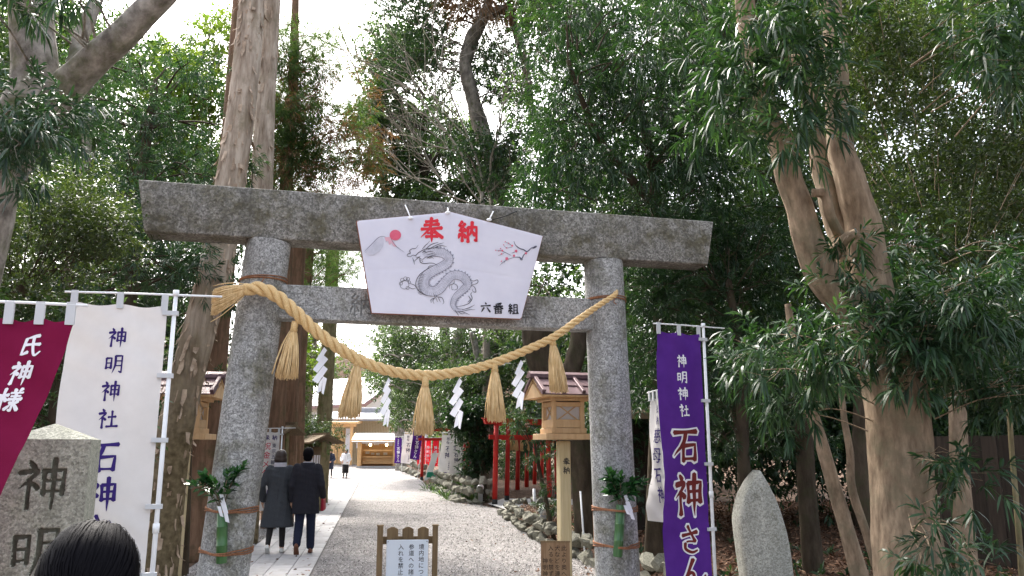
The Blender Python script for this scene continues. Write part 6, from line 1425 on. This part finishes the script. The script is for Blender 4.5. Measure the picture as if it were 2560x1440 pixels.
NEAR = bc(1730, 2050, 20, 330, 4.6, 5.5, 17, .2, .32) + bc(1860, 2100, -60, 150, 4.6, 5.6, 8, .2, .3) + bc(1900, 2420, 810, 960, 5.0, 5.7, 22, .17, .26) + bc(2200, 2580, 620, 880, 5.0, 6.4, 26, .2, .32) + bc(1830, 2000, 860, 980, 5.4, 6.2, 7, .16, .24) \
     + bc(2320, 2480, 1150, 1260, 5.0, 5.6, 5, .13, .19) + bc(2300, 2520, 1330, 1430, 4.8, 5.5, 8, .13, .2) + bc(2440, 2580, -20, 200, 4.4, 5.2, 8, .2, .3) + bc(2060, 2140, 560, 700, 5.4, 5.7, 2, .1, .14) + bc(1980, 2060, 980, 1050, 5.5, 6.0, 4, .12, .18) + bc(2100, 2340, 700, 830, 5.4, 5.9, 9, .15, .22) + bc(2330, 2570, 880, 1000, 5.2, 6.2, 10, .17, .26)
tree('podocarpus_tree', 'big podocarpus on the right with smooth tan multiple stems', np.array([rt[0][0], rt[0][1], gz(rt[0][0], rt[0][1])]), (rt, [.3, .245, .225, .215, .22, .225, .2]), NEAR, 'makibig', L_MAKI, M_SMOOTHB, dens=21, limbs=LBS, seg=30, tint=(.5, .28), long=True, amp=.08, brad=.006)
# crown added overhead, above the picture, to shade the right-hand trees
f = Fol()
for c, r in bc(1750, 3000, -1500, -260, 4.5, 8.0, 46, .7, 1.1): f.clump(c, r, 60, tint=(.5, .3), **LEAF['mid'])
o = [x for x in bpy.data.objects if x.parent is None and 'smooth tan multiple stems' in x.get('label', '')][0]; put('upper_shade_crown', f.mesh('upper_shade_crown'), L_MAKI, o)
# --- right: willowy dark canopy over and behind the gate
mk('podocarpus_tree', 'dark drooping evergreen canopy over the right half of the lintel', [(1640, 1180), (1650, 800), (1640, 500), (1600, 250)], 11.2, [.13, .11, .09, .06],
   bc(1310, 1560, -40, 200, 9.5, 12.5, 20, .3, .5) + bc(1350, 1800, 150, 420, 9.2, 12.5, 42, .3, .5) + bc(1290, 1800, 380, 560, 9.4, 12, 34, .28, .45) + bc(1560, 1900, -40, 200, 9, 12, 22, .3, .5), leaf='willow', lmat=L_MAKI, bmat=M_DARKB, dens=22, up=-.35, tint=(.42, .28), brad=.014,
   limbs=[([at(1640, 520, 11.2), at(1500, 350, 10.6), at(1420, 150, 10)], [.07, .05, .03]), ([at(1640, 420, 11.2), at(1750, 250, 10.5), at(1820, 60, 10)], [.07, .05, .03])])
mk('podocarpus_tree', 'dark tufted evergreen between the right pillar and the tan tree', [(1860, 1200), (1850, 900), (1820, 700)], 9.8, [.08, .07, .04],
   bc(1570, 1950, 520, 760, 9.2, 11.5, 48, .28, .48) + bc(1600, 2000, 700, 1010, 9.2, 11.5, 50, .28, .46) + bc(1760, 2050, 900, 1130, 9.8, 11.5, 22, .26, .4), leaf='maki', lmat=L_MAKI, bmat=M_DARKB, dens=16, tint=(.4, .28), brad=.01)
mk('evergreen_tree', 'high dark foliage with small sky gaps right of the tan stems', [(2420, 1440), (2400, 1180), (2392, 960), (2385, 820), (2380, 740)], 8.2, [.12, .1, .085, .075, .05, .03],
   bc(2120, 2600, 60, 420, 8.5, 12, 60, .3, .52) + bc(2150, 2600, 400, 760, 8.5, 12, 60, .28, .5) + bc(1980, 2300, -60, 150, 8.5, 12, 26, .3, .5), leaf='broad', lmat=L_OLIVE, bmat=M_SMOOTHB, dens=34, tint=(.4, .28), brad=.005, seg=18)
mk('evergreen_tree', 'deep background foliage behind the tan tree', [(2150, 1200), (2150, 900), (2140, 500)], 14.5, [.14, .12, .06],
   bc(1850, 2700, -80, 500, 13.5, 18, 70, .5, .9) + bc(1700, 2700, 480, 1130, 13.5, 18, 90, .5, .9), leaf='mid', lmat=L_BROAD, bmat=M_DARKB, dens=12, tint=(.45, .3), brad=.02)
mk('evergreen_tree', 'dense dark foliage far behind the right pillar', [(1560, 1160), (1560, 900), (1560, 600)], 17, [.16, .14, .08],
   bc(1310, 1900, -100, 520, 15, 20, 66, .5, .9) + bc(1480, 1950, 520, 1100, 15, 20, 70, .6, 1.0), leaf='mid', lmat=L_BROAD, bmat=M_DARKB, dens=13, tint=(.3, .25), brad=.02)
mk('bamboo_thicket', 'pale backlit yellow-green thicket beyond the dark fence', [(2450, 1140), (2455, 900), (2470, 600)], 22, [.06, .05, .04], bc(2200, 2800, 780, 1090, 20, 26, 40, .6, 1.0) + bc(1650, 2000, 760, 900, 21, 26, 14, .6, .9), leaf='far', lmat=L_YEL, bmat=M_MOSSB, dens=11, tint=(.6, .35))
for lab, b, Y, n in [('deep dark wood closing the view on the far right', (1980, 2800, -250, 1120), (22, 30), 100), ('deep dark wood closing the view behind the right half of the lintel', (1340, 2050, -250, 1100), (24, 32), 105), ('deep shaded undergrowth closing the view low on the right', (1560, 2750, 900, 1160), (13.5, 19), 90), ('deep wood closing the view on the far left', (-250, 420, 100, 1130), (22, 30), 90)]:
    f = Fol()
    for c, r in bc(*b, *Y, n, .9, 1.6): f.clump(c, r, max(4, int((9 if 'low' in lab else 5) * np.prod(r) ** (2 / 3) / .09)), tint=(.4, .3), **LEAF['mid' if 'low' in lab else 'deep'])
    tag(put('deep_wood', f.mesh('deep_wood'), L_MAKID if 'right' in lab else L_BROAD), lab, 'woodland', None, 'stuff')
# slim understorey stems on the right
for lab, pts, Y, rad in [('slim pale leaning stem left of the tan trunk', [(2150, 1440), (2110, 1300), (2075, 1180), (2040, 1060), (2008, 960), (1985, 860), (1970, 760)], 7.4, [.11, .075, .065, .06, .055, .05, .04, .03]),
                         ('thin twisted pale stem close to the tan trunk', [(2200, 1440), (2165, 1330), (2130, 1220), (2125, 1130), (2110, 1040), (2100, 930), (2095, 820)], 7.9, [.05, .045, .04, .04, .035, .03, .028, .025]),
                         ('dark stem rising behind the thin twisted stem', [(2215, 1420), (2170, 1300), (2150, 1150), (2155, 950), (2150, 800)], 9.4, [.12, .1, .09, .085, .08, .07]),
                         ('dark straight trunk right of the standing stone', [(2025, 1330), (2015, 1200), (2010, 1080), (2000, 930)], 10.5, [.14, .12, .11, .1]),
                         ('dark leaning stem above the purple banner', [(1830, 1000), (1800, 860), (1770, 740), (1755, 640)], 10.8, [.06, .05, .045, .04, .03]),
                         ('greyish bamboo culm at the right edge', [(2540, 1250), (2528, 1100), (2515, 900), (2500, 600)], 9.4, [.035, .03, .028, .026, .022])]:
    mk('slim_tree', lab, pts, Y, rad, [], leaf='maki', lmat=L_MAKI, bmat=M_SMOOTHB if 'pale' in lab else M_DARKB if 'dark' in lab else M_MOSSB, branch=False, seg=16)
# undergrowth
def tufts(name, label, spots, mat_, n, L, Wd, cat='plant'):
    t0 = np.array(spots[0]); t0[2] = gz(t0[0], t0[1]); t = thing(name, label, cat, t0, world=True); f = Fol()
    for x, y, r in spots:
        k = n; P = np.stack([x + RNG.normal(0, r, k), y + RNG.normal(0, r, k)], -1); z = ground_z(P[:, 0], P[:, 1]); f.shoots(np.column_stack([P, z + .02]), np.tile([0, 0, 1.0], (k, 1)) + RNG.normal(0, .2, (k, 3)), 9, L, Wd, (.25, .9), .05, .7, (.5, .3))
    put('leaves', f.mesh('leaves', True), mat_, t)
tufts('strap_leaved_plants', 'strap-leaved green plants along the top of the planted stone wall', [(-1.4 - .26 * i, 26.8 + 1.3 * i, .3) for i in range(8)], L_BROAD, 16, .55, .04)
tufts('mondo_grass', 'dark strap-leaved tufts at the foot of the red gates', [(1.15, 22.5, .15), (.8, 17.8, .15), (1.3, 14.8, .15)], L_MAKID, 12, .4, .03)
tufts('ferns', 'low dark ferns and seedlings on the forest floor to the right', [(2.3, 9.5, .3), (3.1, 10.6, .4), (4.0, 10.2, .5), (4.6, 11.5, .5), (3.3, 12.5, .5), (5.4, 9.4, .4), (5.9, 11.0, .5), (2.5, 12.4, .4), (2.7, 14.8, .5)], L_MAKID, 12, .2, .03)
# fallen leaves
n = 42000; f = Fol(); x = RNG.uniform(.2, 9.5, n); y = 8.8 + RNG.uniform(0, 1, n) ** 1.4 * 15; k = (x > xr(y) + .1) & ~((y > 22.8) & (x < 3.8)); x, y = x[k], y[k]; n = len(x)
f.leaves(np.stack([x, y, ground_z(x, y) + RNG.uniform(.005, .05, n)], -1), nrm(np.stack([RNG.normal(size=n), RNG.normal(size=n), RNG.normal(0, .35, n)], -1)), RNG.uniform(.05, .11, n), RNG.uniform(.02, .045, n), RNG.uniform(-.3, .3, n), RNG.uniform(0, 1, n) ** 1.5)
tag(put('fallen_leaves', f.mesh('fallen_leaves'), L_FALL), 'brown fallen leaves covering the forest floor on the right', 'fallen leaves', None, 'stuff')
n = 9000; f = Fol(); x = RNG.uniform(-9, -3.5, n); y = RNG.uniform(9, 30, n); k = (x < xl(y) - .02); x, y = x[k], y[k]; n = len(x)
f.leaves(np.stack([x, y, ground_z(x, y) + RNG.uniform(.005, .04, n)], -1), nrm(np.stack([RNG.normal(size=n), RNG.normal(size=n), RNG.normal(0, .35, n)], -1)), RNG.uniform(.05, .1, n), RNG.uniform(.02, .04, n), RNG.uniform(-.3, .3, n), RNG.uniform(0, 1, n) ** 1.5)
tag(put('fallen_leaves', f.mesh('fallen_leaves'), L_FALL), 'brown fallen leaves under the trees left of the paved path', 'fallen leaves', None, 'stuff')
n = 260; f = Fol(); y = 11 + 25 * RNG.uniform(0, 1, n) ** 1.5; side = RNG.uniform(0, 1, n); x = np.where(side < .5, xr(y) - np.abs(RNG.normal(0, .7, n)), path_r(y) - 1.2 * RNG.uniform(0, 1.3, n))
f.leaves(np.stack([x, y, rise(y) + .035], -1), nrm(np.stack([RNG.normal(size=n), RNG.normal(size=n), RNG.normal(0, .2, n)], -1)), RNG.uniform(.04, .08, n), RNG.uniform(.02, .035, n), RNG.uniform(-.2, .2, n), RNG.uniform(.1, 1, n))
tag(put('fallen_leaves', f.mesh('fallen_leaves'), L_FALL), 'scattered single dead leaves on the gravel and paving', 'fallen leaves', None, 'stuff')
# --- far wooded hill
hx, hy = np.meshgrid(np.linspace(-120, 90, 60), np.linspace(92, 200, 30))
def hillz(x, y): return 2 + 20 * smooth01((y - 92) / 70) * (1 + .25 * np.sin(x * .06 + 1) + .15 * np.sin(x * .15)) - 6 * np.exp(-((x + 19) / 9) ** 2)
mb = MB(); mb.add(np.stack([hx, hy, hillz(hx, hy)], -1).reshape(-1, 3), [(j * 60 + i, j * 60 + i + 1, (j + 1) * 60 + i + 1, (j + 1) * 60 + i) for j in range(29) for i in range(59)])
put('wooded_hill', mb, M_SOIL, None, True, kind='structure')
f = Fol()
for i in range(420):
    x, y = rnd(-60, 25), 93 + 60 * RNG.uniform(0, 1) ** 1.3; r = rnd(1.6, 3.2); f.clump(np.array([x, y, hillz(x, y) + r * .9]), np.array([r, r, r * 1.1]), 26, shell=.2, tint=(rnd(.2, .8), .2), **LEAF['vfar'])
tag(put('far_wood', f.mesh('far_wood'), leaf_mat('leaf_far_wood', (.04, .07, .03), (.09, .13, .055), (.18, .22, .09), .6, .25, .2)), 'pale far woodland on the hill behind the hall', 'woodland', None, 'stuff')
